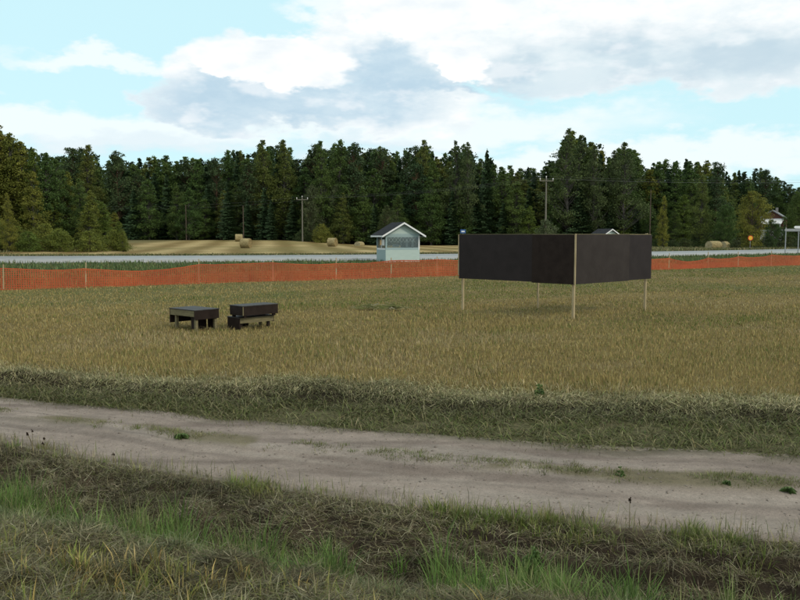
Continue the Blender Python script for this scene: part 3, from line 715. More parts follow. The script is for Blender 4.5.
# ------------------------------------------------------------------ bus shelters
def shelter(name, loc_, rz, sc, label, notice=True):
    r = empty(name, loc_, rz, label, 'bus shelter'); r.scale = (sc,sc,sc)
    W, Dp, EH, PH, SILL = 2.72, 2.3, 2.19, 2.98, .98          # origin: nearest-left corner; x right, y back
    t = .09
    MB().box(-.06,W+.06,-.06,Dp+.06,-.25,.06).build('base_slab', M_concrete, r)
    MB().box(0,W,0,t,.061,SILL).build('front_wall', M_mint, r)
    MB().box(0,t,t,Dp-t,.061,SILL).build('side_wall', M_mintd, r)
    MB().box(W-t,W,t,Dp-t,.061,SILL).build('side_wall', M_mintd, r)
    MB().box(0,.75,Dp-t,Dp,.061,EH).build('back_wall', M_mintd, r)
    MB().box(W-.75,W,Dp-t,Dp,.061,EH).build('back_wall', M_mintd, r)
    for x,y in ((0,0),(W-.1,0),):
        MB().box(x,x+.1,y,y+.1,SILL+.001,EH-.16).build('post', M_white if x else M_mintd, r)
    f = MB(); f.box(.1,W-.1,-.005,.08,SILL+.001,SILL+.16); f.box(.1,W-.1,.005,.075,EH-.26,EH-.161)
    fo = f.build('window_frame', M_mintd, r)
    MB().box(.1,W-.1,.034,.040,SILL+.16,EH-.26).build('pane', M_glass, fo)
    lt = MB()
    for k in range(9):
        xk = .14+k*.28
        for sg in (-1,1):
            xa_, xb_ = (xk, xk+.28) if sg > 0 else (xk+.28, xk)
            z0_, z1_ = EH-.66, EH-.27
            if max(xa_,xb_) < W-.1: lt.add([(xa_-.006,.026,z0_),(xa_+.006,.026,z0_),(xb_+.006,.026,z1_),(xb_-.006,.026,z1_),(xa_-.006,.032,z0_),(xa_+.006,.032,z0_),(xb_+.006,.032,z1_),(xb_-.006,.032,z1_)],
                [(3,2,1,0),(4,5,6,7),(0,1,5,4),(1,2,6,5),(2,3,7,6),(3,0,4,7)])
    if notice: lt.build('lattice', M_mint, fo)
    for x0 in (0, W-.09):
        f = MB(); f.box(x0+.005,x0+.085,.101,Dp-t-.001,SILL+.001,SILL+.12); f.box(x0+.01,x0+.08,.101,Dp-t-.001,EH-.26,EH-.161)
        f.box(x0+.012,x0+.078,Dp*.5-.04,Dp*.5+.04,SILL+.121,EH-.261)
        fo = f.build('window_frame', M_white if x0 == 0 else M_mintd, r)
        MB().box(x0+.04,x0+.046,.1,Dp-t,SILL+.12,EH-.26).build('pane', M_glass, fo)
    f = MB(); f.box(-.01,W+.01,-.01,.1,EH-.16,EH); f.box(-.01,W+.01,Dp-.1,Dp+.01,EH-.16,EH)
    f.box(-.01,.1,.1,Dp-.1,EH-.16,EH); f.box(W-.1,W+.01,.1,Dp-.1,EH-.16,EH); f.build('wall_plate', M_mintd, r)
    ox, oy = .36, .34; cx = W/2; slope = (PH-EH)/(W/2)
    # gables
    for y in (.0, Dp-.08):
        MB().prism([(.02,y,EH+.001),(W-.02,y,EH+.001),(cx,y,PH-.03)], (0,0,0), (0,.07,0)).build('gable', M_mint, r)
    # roof
    rf = MB()
    for sgn in (-1,1):
        ex = cx + sgn*(W/2+ox); ez = EH - ox*slope
        poly = [(cx,-oy,PH+.04),(ex,-oy,ez+.04),(ex,-oy,ez+.10),(cx,-oy,PH+.10)]
        if sgn > 0: poly = poly[::-1]
        rf.prism(poly, (0,0,0), (0,Dp+2*oy,0))
    ro = rf.build('roof', M_felt, r)
    for y in (-oy-.028, Dp+oy+.003):
        ax = W/2+ox+.02; ez = EH - (ox+.02)*slope
        bb = MB(); bb.prism([(cx-ax,y,ez+.075),(cx-ax,y,ez-.06),(cx,y,PH-.06),(cx+ax,y,ez-.06),(cx+ax,y,ez+.075),(cx,y,PH+.075)], (0,0,0), (0,.025,0))
        bb.build('bargeboard', M_white, ro)
    for sgn in (-1,1):
        ex = cx + sgn*(W/2+ox); ez = EH - ox*slope
        x0, x1 = sorted((ex+sgn*.003, ex+sgn*.025)); MB().box(x0,x1,-oy,Dp+oy,ez-.04,ez+.07).build('eaves_board', M_white, ro)
    MB().box(.3,W-.3,Dp-.55,Dp-.2,.42,.46).build('bench', M_woodd, r)
    if notice:
        o = MB().box(-.012,-.004,.25,.9,1.3,1.75).build('notice', M_white, r)
        o = MB().box(.035,.075,1.0,1.55,1.32,1.72).build('notice', M_orange, r)
        MB().box(1.62,1.78,.045,.052,1.2,1.75).build('notice', M_white, r)
        MB().box(2.08,2.26,.045,.052,1.2,1.72).build('notice', M_white, r)
        MB().box(.55,1.1,.045,.052,1.2,1.38).build('notice', M_white, r)
        MB().box(W+.004,W+.03,.1,.35,1.1,1.35).build('notice', M_orange, r)
    return r
p = at(385.8, 261, 60.3)
shelter('bus_shelter', (p[0],60.3,gz(p[0],60.6)), R(19), 1.0, 'pale mint bus shelter with glazed windows and dark gable roof before the road')
shelter('bus_shelter', ((601.5-400)/F*88, 88, .15), R(24), .86, 'second bus shelter, only its gabled roof showing above the plywood screen', False)
# bus stop sign
p = at(463, 232, 63.4); z0 = gz(p[0], 63.4)
r = empty('bus_stop_sign', (p[0],63.4,z0), 0, 'blue bus stop sign on a pole peeping over the left end of the screen', 'road sign')
MB().tube([(0,0,-.2),(0,0,p[2]-z0+.1)], .03, 8).build('pole', M_steel, r)
zc = p[2]-z0+.06
MB().box(-.21,.21,-.055,-.035,zc-.16,zc+.14).build('sign_plate', M_blue, r)
b = MB(); b.box(-.13,.13,-.061,-.056,zc-.07,zc+.03)
b.build('bus_symbol', M_signw, r)

# ------------------------------------------------------------------ road signs at right
def sy(px, Y): return (px-400)/F*Y
Y = 101; x = sy(749.3, Y); z0 = gz(x,Y)
r = empty('speed_sign', (x,Y,z0), 0, 'small round orange-yellow road sign on a thin post in the roadside grass', 'road sign')
zs = 2.1 - 3.0*Y/F*1.0 - z0
MB().tube([(0,0,-.2),(0,0,zs+.2)], .03, 8).build('post', M_steel, r)
def disc(rad, y0, y1, n=24):
    vs = [(rad*math.cos(2*PI*i/n), y, zs+rad*math.sin(2*PI*i/n)) for y in (y0,y1) for i in range(n)]
    return MB().add(vs, [tuple(range(n)), tuple(range(2*n-1,n-1,-1))] + [(i,n+i,n+(i+1)%n,(i+1)%n) for i in range(n)])
disc(.32,-.06,-.035).build('rim', M_red, r); disc(.24,-.066,-.061).build('face', M_yellow, r)

Y = 86; xa, xb = sy(784.5,Y), sy(797.3,Y); z0 = gz(xa,Y)
r = empty('direction_sign', (xa,Y,z0), 0, 'pale grey direction sign boards on two posts at the right edge', 'road sign')
zt = lambda py: 2.1 + (235-py)/F*Y - z0
for xx in (0, xb-xa, 2*(xb-xa)): MB().tube([(xx,0,-.3),(xx,0,zt(227.5))], .055, 10).build('post', M_steel, r)
def sgn(x0,x1,py0,py1,m):
    za, zb = zt(py1), zt(py0); mid = (za+zb)/2
    MB().prism([(x0-.0,-.06,mid),(x0+.12,-.06,za),(x1,-.06,za),(x1,-.06,zb),(x0+.12,-.06,zb)], (0,-.03,0), (0,.03,0)).build('sign_board', m, r)
sgn(sy(782.6,Y)-xa, sy(803,Y)-xa, 228.8, 231.4, M_steel); sgn(sy(792,Y)-xa, sy(815,Y)-xa, 226.0, 228.5, M_signw); sgn(sy(798.2,Y)-xa, sy(818,Y)-xa, 231.8, 235, M_signw)

# ------------------------------------------------------------------ hay bales
def bale(px, pyb, Y, dia, wid, rz, label, sink=0, squash=1.0, pale_end=False):
    x = sy(px, Y); z = gz(x, Y)
    r = empty('hay_bale', (x,Y,z-sink), rz, label, 'hay bale', 'round hay bales on the stubble beyond the road')
    n, rings = 40, 9; V = []; rr = np.random.default_rng(int(px*7))
    for j in range(rings):
        s = -wid/2 + wid*j/(rings-1)
        for i in range(n):
            a = 2*PI*i/n; rad = dia/2*(1-.05*(abs(s)/(wid/2))**6)*(1+rr.normal(0,.012))
            zz = rad*math.sin(a); zz = max(zz, -dia/2*.94)
            V.append((s, rad*math.cos(a), (zz+dia/2*.94)*squash))
    F_ = [(j*n+i, j*n+(i+1)%n, (j+1)*n+(i+1)%n, (j+1)*n+i) for j in range(rings-1) for i in range(n)]
    me = bpy.data.meshes.new('roll'); me.from_pydata(V, [], F_); me.update()
    a = me.color_attributes.new('Col','FLOAT_COLOR','POINT')
    for i in range(len(V)): a.data[i].color = (*( np.array((.30,.245,.125))*rr.uniform(.75,1.2)),1)
    link('roll', me, M_bale, r)
    for s in (-1,1):
        V = [(s*(wid/2-.01),0,dia/2*.94*squash)]; cols = [(.27,.21,.1,1)]
        for q in (.35,.7,.97):
            for i in range(n):
                aa = 2*PI*i/n; zz = max(dia/2*q*math.sin(aa), -dia/2*.94)
                V.append((s*(wid/2-.01+rr.normal(0,.012)), dia/2*q*math.cos(aa), (zz+dia/2*.94)*squash)); k = rr.uniform(.7,1.15)
                b = np.array((.42,.36,.22) if pale_end else (.25,.19,.09))*k; cols.append((*b,1))
        F_ = [(0,1+i,1+(i+1)%n) for i in range(n)] + [(1+j*n+i,1+(j+1)*n+i,1+(j+1)*n+(i+1)%n,1+j*n+(i+1)%n) for j in range(2) for i in range(n)]
        me = bpy.data.meshes.new('end_face'); me.from_pydata(V, [], F_); me.update()
        a = me.color_attributes.new('Col','FLOAT_COLOR','POINT')
        for i in range(len(V)): a.data[i].color = cols[i]
        link('end_face', me, M_bale, r)
bale(239.3, 241, 140, 1.32, 1.25, R(14), 'round hay bale on the rise, the smaller and farther of the left pair')
bale(246.3, 248, 106, 1.32, 1.25, R(-12), 'round hay bale in front of the smaller one, nearest of the left pair')
bale(332.6, 246, 119, 1.32, 1.2, R(-20), 'round hay bale standing alone between the tall pole and the mint shelter')
bale(359.5, 246, 131, 1.3, 1.15, R(55), 'slumped half hidden hay bale just left of the mint shelter roof', .3, .8, True)
bale(713, 250, 128, 1.4, 2.5, R(32), 'long hay bale right of the screen, left of the pair by the road', .1, 1, True)
bale(724, 250, 134, 1.3, 1.2, R(38), 'shorter hay bale right of the screen, beside the long one', .15, 1, True)

# ------------------------------------------------------------------ utility poles and wires
def upole(px, ptop, Y, arm, label, r0=.13):
    x = sy(px,Y); z = gz(x,Y); h = 2.1+(235-ptop)/F*Y - z
    o = empty('utility_pole', (x,Y,z), R(8), label, 'utility pole', 'wooden utility poles before the forest')
    MB().tube([(0,0,-.4),(0,0,h*.5),(0,0,h)], [r0,r0*.88,r0*.72], 10).build('pole', M_pole if arm else M_bark_s, o)
    if arm:
        MB().box(-arm,arm,-.2,-.10,h-.42,h-.30).build('crossarm', M_pole, o)
        for k in (-.92,-.0,.92):
            xx = k*arm; zz = h-.30 if k else h
            MB().tube([(xx,-.15 if k else 0,zz),(xx,-.15 if k else 0,zz+.14),(xx,-.15 if k else 0,zz+.17),(xx,-.15 if k else 0,zz+.32)], [.03,.03,.09,.05], 8).build('insulator', M_ins, o)
    return x, Y, z+h
P1 = upole(302.8, 198, 146, 1.05, 'pale utility pole with a crossarm standing left of the lone hay bale')
P2 = upole(545, 179, 112, 1.0, 'tall utility pole with a crossarm rising behind the plywood screen')
P3 = upole(649, 190, 118, 0, 'thin bare pole before the trees at the right end of the screen', .075)
P4 = upole(244, 206, 145, 0, 'thin dark pole rising behind the pair of hay bales', .09)
P5 = upole(187, 205, 147, 0, 'thin bare pole at the forest edge, leftmost of the poles', .09)
Pl = (sy(60,152), 152, gz(sy(60,152),152)+6.5); Pr = (sy(905,104), 104, 9.2)
def wire(a, b, sag, dx=0, dz=0, r=.008):
    pts = []
    for i in range(25):
        t = i/24; pts.append(Vector(a).lerp(Vector(b), t) + Vector((dx,0,dz - sag*4*t*(1-t))))
    o = MB().tube([p-pts[0] for p in pts], r, 5).build('overhead_wire', M_wire); o.location = pts[0]
    return o
for k, (dx,dz) in enumerate(((-.9,.0),(.9,.0),(0,.3))):
    tag(wire(P1, P2, .7, dx, dz, .006), 'thin grey wire strung between the two poles with crossarms', 'wire', 'wires between the crossarm poles')
    tag(wire(P2, Pr, .5, dx, dz, .006), 'thin grey wire running right from the pole behind the screen', 'wire', 'wires to the right of the tall pole')
    if k < 2: tag(wire(Pl, P1, .8, dx, dz-.4*k, .006), 'thin dark wire crossing the forest left of the pale utility pole', 'wire', 'wires left of the pale pole')

# ------------------------------------------------------------------ house on the right
Y = 222; x = sy(770.5, Y); z0 = gz(x,Y)-.3
r = empty('house', (x,Y,z0), R(-30), 'two storey house with red brown gable and white lower front between the trees', 'house')
W, Dp, EH, PH = 5.8, 10.5, 6.5, 8.4
MB().box(-W/2,W/2,0,Dp,-.5,3.2).build('lower_wall', M_white, r)
MB().box(-W/2,W/2,.0,Dp,3.203,EH).build('upper_wall', M_redbrown, r)
MB().prism([(-W/2,0,EH+.003),(W/2,0,EH+.003),(0,0,PH-.05)], (0,0,0), (0,.2,0)).build('gable', M_redbrown, r)
rf = MB(); ox = .55; sl = (PH-EH)/(W/2)
for s in (-1,1):
    ex = s*(W/2+ox); ez = EH-ox*sl; poly = [(0,-.6,PH),(ex,-.6,ez),(ex,-.6,ez+.16),(0,-.6,PH+.16)]
    rf.prism(poly if s < 0 else poly[::-1], (0,0,0), (0,Dp+1.2,0))
ro = rf.build('roof', M_greyroof, r); MB().box(.4,1.0,4,4.6,PH-.6,PH+.9).build('chimney', M_concrete, ro)
bb = MB()
for s in (-1,1):
    ex = s*(W/2+ox+.03); ez = EH-(ox+.03)*sl; poly = [(0,-.66,PH-.12),(ex,-.66,ez-.12),(ex,-.66,ez+.14),(0,-.66,PH+.14)]
    bb.prism(poly if s < 0 else poly[::-1], (0,0,0), (0,.05,0))
bb.build('bargeboard', M_greyroof, ro)
pr = MB().add([(-W/2-.1,-.05,6.2),(W/2+.1,-.05,6.2),(W/2-.5,-2.0,4.75),(-W/2+.3,-2.0,4.75),(-W/2-.1,-.05,6.05),(W/2+.1,-.05,6.05),(W/2-.5,-2.0,4.6),(-W/2+.3,-2.0,4.6)],
   [(3,2,1,0),(4,5,6,7),(3,7,6,2),(0,1,5,4),(0,4,7,3),(1,2,6,5)]).build('porch_roof', M_white, r)
for xx in (-2.3,2.2): MB().box(xx-.07,xx+.07,-1.95,-1.81,-.5,4.62).build('porch_post', M_white, r)
for xx,za,zb in ((-1.7,3.6,4.5),(1.0,3.6,4.5),(-1.6,1,2.3),(.9,1,2.3)):
    f = MB().box(xx,xx+.9,-.03,.0-.002,za,zb).build('window', M_white, r); MB().box(xx+.08,xx+.82,-.04,-.032,za+.08,zb-.08).build('pane', M_dark, f)
for yy in (2,5,8):
    f = MB().box(W/2+.002,W/2+.03,yy,yy+1,3.8,5).build('window', M_white, r); MB().box(W/2+.032,W/2+.04,yy+.08,yy+.92,3.88,4.92).build('pane', M_dark, f)

# ------------------------------------------------------------------ trees (unit height, scaled per tree)
def leaf_quads(C, nrm_bias, size, rr, aspect=1.0, droop=0.):
    """one small quad per centre, random orientation"""
    N = len(C); a = rr.normal(0,1,(N,3)); a[:,2] *= .6; a /= np.linalg.norm(a,axis=1)[:,None]
    b = rr.normal(0,1,(N,3)); b -= a*(a*b).sum(1)[:,None]; b /= np.linalg.norm(b,axis=1)[:,None]
    s = size*rr.uniform(.6,1.35,N); a = a*(s*.5*aspect)[:,None]; b = b*(s*.5)[:,None]
    return np.stack([C-a-b*.3, C-a*.1+b, C+a+b*.25, C+a*.15-b],1)
def crown_mesh(name, quads, cols):
    V = quads.reshape(-1,3); N = len(quads)
    return np_mesh(name, V, np.arange(4*N), np.full(N,4), np.repeat(cols,4,axis=0))
def make_broadleaf(seed, name, R0, h0, env, nclump, nleaf, leaf, lean=.02, csize=.055):
    rr = np.random.default_rng(seed); Q = []; Cc_ = []; tk = MB()
    pts = [(0,0,-.02)]+[(rr.normal(0,lean*.5)*k, rr.normal(0,lean*.5)*k, k) for k in (.25,.5,.75,.95)]
    tk.tube(pts, [.0125,.0105,.008,.005,.0015], 7)
    def axis_at(h):
        z = [p[2] for p in pts]; return np.array([np.interp(h,z,[p[0] for p in pts]), np.interp(h,z,[p[1] for p in pts])])
    lop = rr.uniform(0,2*PI); 
    for k in range(nclump):
        hf = h0 + (1-h0)*(k+rr.random())/nclump
        az = rr.uniform(0,2*PI); e = env((hf-h0)/(1-h0))
        rad = R0*e*math.sqrt(rr.uniform(.05,1))*(1+.22*math.cos(az-lop))*rr.uniform(.75,1.2)
        ax = axis_at(hf); c = np.array([ax[0]+rad*math.cos(az), ax[1]+rad*math.sin(az), min(hf+rr.normal(0,.015), .985)])
        b0 = max(h0*.8, hf - rad*.9 - .02); a0 = axis_at(b0)
        if rad > .025: tk.tube([(a0[0],a0[1],b0), ((a0[0]+c[0])/2,(a0[1]+c[1])/2,(b0+c[2])/2-.008), tuple(c)], [.004,.0028,.001], 4, cap=False)
        s = csize*rr.uniform(.6,1.25)*(.25+.75*min(1,e))
        n = int(nleaf*rr.uniform(.6,1.3)*(s/csize)**1.3)+6
        P = rr.normal(0,1,(n,3))*np.array([s,s,s*.62])*.62 + c
        P[:,2] -= .25*np.maximum(0, np.hypot(P[:,0]-c[0],P[:,1]-c[1])-s*.4)
        Q.append(leaf_quads(P, 0, leaf, rr)); v = rr.uniform(.72,1.3)
        Cc_.append(np.tile(v,(n,3))*rr.uniform(.95,1.05,(n,1))*np.array([1+.15*(v-1),1,1-.1*(v-1)]))
    return crown_mesh(name+'_crown', np.concatenate(Q), np.concatenate(Cc_)), tk.mesh(name+'_trunk')
def make_spruce(seed, R0, levels=46, h0=.04, dens=1.0):
    rr = np.random.default_rng(seed); Q = []; Cs = []; tk = MB(); tk.tube([(0,0,-.02),(0,0,.5),(0,0,.99)], [.011,.007,.0012], 7)
    for l in range(levels):
        hf = h0 + (1-h0)*(l+rr.uniform(-.5,.5))/levels; hf = min(max(hf,h0),.985)
        env = (1-hf)**.82*(.75+.25*min(1,(hf-h0)/.15))
        nb = max(3,int(rr.uniform(5,8)*(1 if hf < .8 else .7))); hb = hf
        a0 = rr.uniform(0,2*PI)
        for k in range(nb):
            az = a0+2*PI*k/nb+rr.normal(0,.25); hf = min(.985, hb+rr.normal(0,.012)); L = R0*env*rr.uniform(.5,1.2)+.006; v = rr.uniform(.7,1.3)
            d = np.array([math.cos(az),math.sin(az)]); dr = rr.uniform(.15,.5)
            n = max(3,int(L/.009*dens)); t = (np.arange(n)+rr.random(n))/n
            z = hf - dr*L*t + .25*L*t**2.5
            c = np.stack([d[0]*L*t, d[1]*L*t, z],1)
            # flat drooping sprays: along the branch and to both sides
            for sgn_ in (-1,0,1):
                w = (1-t*.75)*L*.42; off = np.stack([-d[1]*w*sgn_*.7, d[0]*w*sgn_*.7, -np.abs(sgn_)*w*.35-rr.uniform(0,.012,n)],1)
                cc = c+off+rr.normal(0,.003,(n,3))
                s = np.clip(.010+.015*(1-t),.009,.024)*rr.uniform(.7,1.3,n)
                a = np.stack([d[0]*s,d[1]*s,-dr*s*.8],1)+np.stack([-d[1]*s*sgn_*.7,d[0]*s*sgn_*.7,-.3*s*abs(sgn_)],1)
                b = np.stack([-d[1]*s*.5,d[0]*s*.5,rr.uniform(-.9,.1,n)*s],1)
                Q.append(np.stack([cc-a*.5-b*.35, cc-a*.2+b*.7, cc+a*.7, cc-b*.8],1))
                Cs.append(np.tile(v,(n,3))*rr.uniform(.8,1.2,(n,1)))
    n = 14; c = np.stack([rr.normal(0,.002,n),rr.normal(0,.002,n),rr.uniform(.95,1.0,n)],1); Q.append(leaf_quads(c,0,.012,rr,.6)); Cs.append(np.ones((n,3)))
    return crown_mesh('spruce_crown', np.concatenate(Q), np.concatenate(Cs)), tk.mesh('spruce_trunk')

env_birch = lambda t: max(.05, min(1,(t+.12)/.34)**.6*(1-t)**.72*1.15)
env_round = lambda t: max(.12, math.sin(PI*min(1,(t*.8+.16)))**.6)
env_pine  = lambda t: max(.2, (.55+.45*math.sin(PI*t))*(1-.45*t))
env_pole  = lambda t: max(.05, (1-t)**.6*(.55+.45*min(1,t/.2)))
env_bush  = lambda t: max(.3, math.cos(t*PI/2)**.6)
birch = [make_broadleaf(100+i, 'birch', .185+.02*(i%3), .06, env_birch, 170, 125, .0122, csize=.052) for i in range(4)]
tall  = [make_broadleaf(200+i, 'tall_birch', .165+.02*i, .18, env_birch, 120, 95, .0120, csize=.048) for i in range(3)]
slim  = [make_broadleaf(300+i, 'slim_birch', .17, .03, env_pole, 160, 120, .0130, csize=.052) for i in range(3)]
roundt= [make_broadleaf(400+i, 'round_tree', .31, .08, env_round, 170, 105, .0175, csize=.07) for i in range(2)]
pine  = [make_broadleaf(500+i, 'pine', .17, .30, env_pine, 95, 110, .0130, csize=.05) for i in range(3)]
spruce= [make_spruce(600+i, .16+.02*(i%3), dens=1.0) for i in range(4)]
bush  = [make_broadleaf(700+i, 'bush', .62, .03, env_bush, 110, 70, .038, csize=.15) for i in range(3)]

M_cb  = col_mat('birch_leaves', .6, .15, transl=.32, objvar=[(.062,.110,.032),(.095,.138,.035),(.070,.122,.034),(.135,.148,.036)])
M_cy  = col_mat('yellowing_birch_leaves', .6, .15, transl=.32, objvar=[(.135,.170,.034),(.19,.19,.038),(.115,.165,.034),(.16,.176,.036)])
M_ct  = col_mat('pale_birch_leaves', .6, .15, transl=.32, objvar=[(.075,.108,.042),(.090,.120,.046),(.082,.115,.040)])
M_cs  = col_mat('spruce_needles', .7, .1, objvar=[(.030,.058,.026),(.042,.070,.028),(.036,.066,.031)])
M_cp  = col_mat('pine_needles', .7, .1, objvar=[(.042,.074,.032),(.054,.080,.032),(.048,.078,.035)])
M_cg  = col_mat('bush_leaves', .6, .15, transl=.2, objvar=[(.040,.068,.026),(.056,.082,.030),(.070,.084,.028)])
M_cw  = col_mat('willow_leaves', .6, .15, transl=.2, objvar=[(.085,.110,.052),(.10,.12,.055)])
for lst, m, bk in ((birch,M_cb,M_bark_b),(tall,M_ct,M_bark_b),(slim,M_cy,M_bark_b),(roundt,M_cy,M_bark_s),(pine,M_cp,M_bark_p),(spruce,M_cs,M_bark_s),(bush,M_cg,M_bark_s)):
    for cm, tm in lst: cm.materials.append(m); tm.materials.append(bk)

tr = random.Random(21)
def tree(kind, name, x, y, h, wide, label, cat, group, mats=None, z=None):
    cm, tm = kind[tr.randrange(len(kind))]
    o = empty(name, (x,y,(gz(x,y) if z is None else z)-.03*0), tr.uniform(0,2*PI), label, cat, group)
    o.scale = (h*wide, h*wide, h)
    c = link('crown', cm, None, o); t = link('trunk', tm, None, o)
    if mats:
        c.material_slots[0].link = 'OBJECT'; c.material_slots[0].material = mats
    return o
prof = [(-140,140),(-60,130),(0,125),(8,128),(20,140),(40,148),(60,157),(75,149),(90,147),(105,158),(120,153),(140,158),(160,156),(180,156),(200,155),(220,155),(235,146),(250,148),(265,142),(285,142),(297,157),(303,159),(312,145),(322,142),(340,142),(355,145),(380,146),(400,152),(413,143),(423,142),(430,150),(447,150),(455,142),(466,142),(475,160),(486,151),(497,165),(520,164),(540,168),(550,158),(558,138),(568,130),(580,135),(597,145),(606,155),(612,148),(622,143),(634,152),(640,164),(650,161),(680,158),(700,159),(715,165),(725,172),(745,166),(760,167),(775,176),(790,182),(800,186),(860,180),(940,175)]
def top_px(px): return float(np.interp(px, [p[0] for p in prof], [p[1] for p in prof]))
def forest_front(px): return 155 if px < 700 else (155 + 85*min(1,(px-700)/50) if px < 812 else 190)
NAMES = {'spruce': (spruce,'spruce_tree'), 'birch': (birch,'birch_tree'), 'pine': (pine,'pine_tree'), 'tall': (tall,'birch_tree'), 'slim': (slim,'birch_tree')}
def zone(px): return ('behind the trees at the left edge' if px < 130 else 'behind the hayfield, left of the shelter' if px < 385 else 'behind the plywood screen' if px < 655 else 'to the right of the plywood screen')
ADJ = {'spruce':'dark pointed spruce','birch':'olive green birch','pine':'blue green pine','tall':'tall pale birch','slim':'slim yellowing birch'}
def forest_tree(kind, px, Y, ytop, wide=None):
    x = sy(px,Y); z = gz(x,Y); h = max(2.1+(235-ytop)/F*Y - z, 4)
    lst, nm = NAMES[kind]
    w = wide or tr.uniform(.92,1.28)*min(1.25, max(.8, 17/h))
    return tree(lst, nm, x, Y, h, w, ADJ[kind]+' '+zone(px), 'tree', ADJ[kind].split(' with')[0]+'s '+zone(px))
def choose(px):
    if px < 230: w = {'spruce':4,'birch':6,'pine':2}
    elif px < 400: w = {'spruce':3,'birch':8,'pine':1}
    elif px < 545: w = {'spruce':4,'birch':7,'pine':1}
    elif px < 720: w = {'spruce':2,'birch':8,'slim':1}
    else: w = {'spruce':5,'birch':5,'pine':2}
    return tr.choices(list(w), list(w.values()))[0]
for row, (dy, sp, lo, hi) in enumerate(((0,13.5,10,62),(7,9.2,1,16),(14,9.2,0,8))):
    px = -135 + tr.uniform(0,10)
    while px < 935:
        if not (752 < px < 792 and row == 0 and False):
            Y = forest_front(px)+dy+tr.uniform(-2.5,2.5)
            forest_tree(choose(px), px, Y, top_px(px)+tr.uniform(lo,hi))
        px += sp*tr.uniform(.7,1.3)
# the trees whose tops stand out
for px, yt, kind, w in ((566,129,'tall',1.0),(578,136,'tall',1.05),(592,146,'tall',.95),(622,143,'tall',1.05),(612,151,'tall',.9),(455,141,'tall',.8),(467,143,'tall',.75),(423,141,'birch',.8),(486,150,'spruce',.9),(265,141,'birch',.9),(285,141,'birch',.9),(340,141,'birch',.9),(322,142,'birch',.8),(355,144,'pine',.9),(75,149,'pine',1),(90,146,'birch',1),(120,152,'pine',1),(714,163,'pine',.9)):
    forest_tree(kind, px, 153+tr.uniform(-3,3), yt, w)
# lower trees and bushes at the forest's edge
for px in range(140, 700, 17):
    q = px+tr.uniform(-7,7); Y = 151+tr.uniform(-2,1.5); k = tr.choice(['birch','spruce','birch','slim']) if px > 500 else tr.choice(['spruce','birch','birch','spruce'])
    forest_tree(k, q, Y, 235-tr.uniform(22,58))
def bsh(px, Y, ytop, ybot, wide, label, mats=None, kind=bush, name='bush', cat='bush', group='bushes at the forest edge'):
    x = sy(px,Y); z = gz(x,Y); h = 2.1+(235-ytop)/F*Y - z
    tree(kind, name, x, Y, h, wide, label, cat, group, mats)
bsh(313,150,186,240,.62,'grey green willow behind the pale utility pole', M_cw, roundt, 'willow_tree','tree',None)
bsh(335,151,186,240,.55,'grey green willow behind the lone hay bale', M_cw, roundt, 'willow_tree','tree',None)
bsh(322,146,224,243,.9,'olive bush left of the lone hay bale', M_cy)
bsh(305,148,229,241,1.2,'low dark bush at the foot of the pale utility pole')
bsh(387,112,206,246,.75,'light green bush showing above the mint shelter roof', M_cg, roundt, 'round_tree','tree',None)
bsh(545,105,220,250,.8,'light green bush just above the middle of the screen', M_cw)
bsh(520,148,232,246,1.4,'low dark bush behind the left half of the screen')
for px,Y,yt,w in ((660,140,238,1.6),(672,138,240,1.6),(684,139,238,1.5),(697,142,236,1.4),(738,118,238,1.5),(716,145,230,1.2),(766,120,236,1.2),(789,112,236,1.3),(803,105,234,1.2),(778,128,228,1.0)):
    bsh(px,Y,yt,250,w,'low green bush in the row beyond the road, right of the screen')
bsh(662,135,196,247,.75,'slender yellow green birch just right of the screen', M_cy, slim, 'birch_tree','tree',None)
bsh(700,142,176,247,.8,'broad olive birch above the long hay bale', M_cb, birch, 'birch_tree','tree',None)
bsh(725,140,205,247,.8,'low olive round tree left of the yellow one', M_cb, roundt, 'round_tree','tree',None)
bsh(750,112,192,247,.82,'round yellow green tree in front of the house', M_cy, roundt, 'round_tree','tree',None)
bsh(796,118,192,247,.70,'dull olive tree at the right edge, right of the house', M_cb, roundt, 'round_tree','tree',None)
bsh(770,126,220,247,.85,'leafy olive bush hiding the lower front of the house', M_cb, roundt, 'round_tree','tree',None)
bsh(783,150,214,247,.55,'small dark spruce in front of the house', None, spruce, 'spruce_tree','tree',None)
bsh(838,112,180,247,.8,'olive birch outside the right edge', M_cb, birch, 'birch_tree','tree',None)

# young birch wood at left, nearer than the rest
lp = [(-120,150),(-60,128),(-20,124),(4,124),(20,139),(40,147),(58,158),(75,172),(95,188),(112,206),(122,218),(130,232)]
for i in range(60):
    px = tr.uniform(-110,126); 
    if i < 12: px = -8 + i*11.3
    Y = 84 + tr.uniform(0,24) if i >= 12 else 92+tr.uniform(-4,4)
    base = float(np.interp(px,[p[0] for p in lp],[p[1] for p in lp]))
    yt = base + (tr.uniform(0,4) if i < 12 else tr.uniform(4,45))
    yt = min(yt, 232)
    x = sy(px,Y); z = gz(x,Y); h = max(2.1+(235-yt)/F*Y-z, 2.2)
    kk = tr.choice(['slim','slim','slim','birch']) if i >= 12 else tr.choice(['slim','slim','slim','birch'])
    lab = {'slim':'slim yellowing young birch in the wood beside the road at left','birch':'bushy green young birch in the wood beside the road at left','spruce':'small dark spruce among the young birches at left'}[kk]
    tree(NAMES[kk][0], NAMES[kk][1], x, Y, h, tr.uniform(.9,1.2)*min(1.4,max(1,8/h)), lab, 'tree', {'slim':'yellowing young birches at left','birch':'green young birches at left','spruce':'small spruces at left'}[kk])
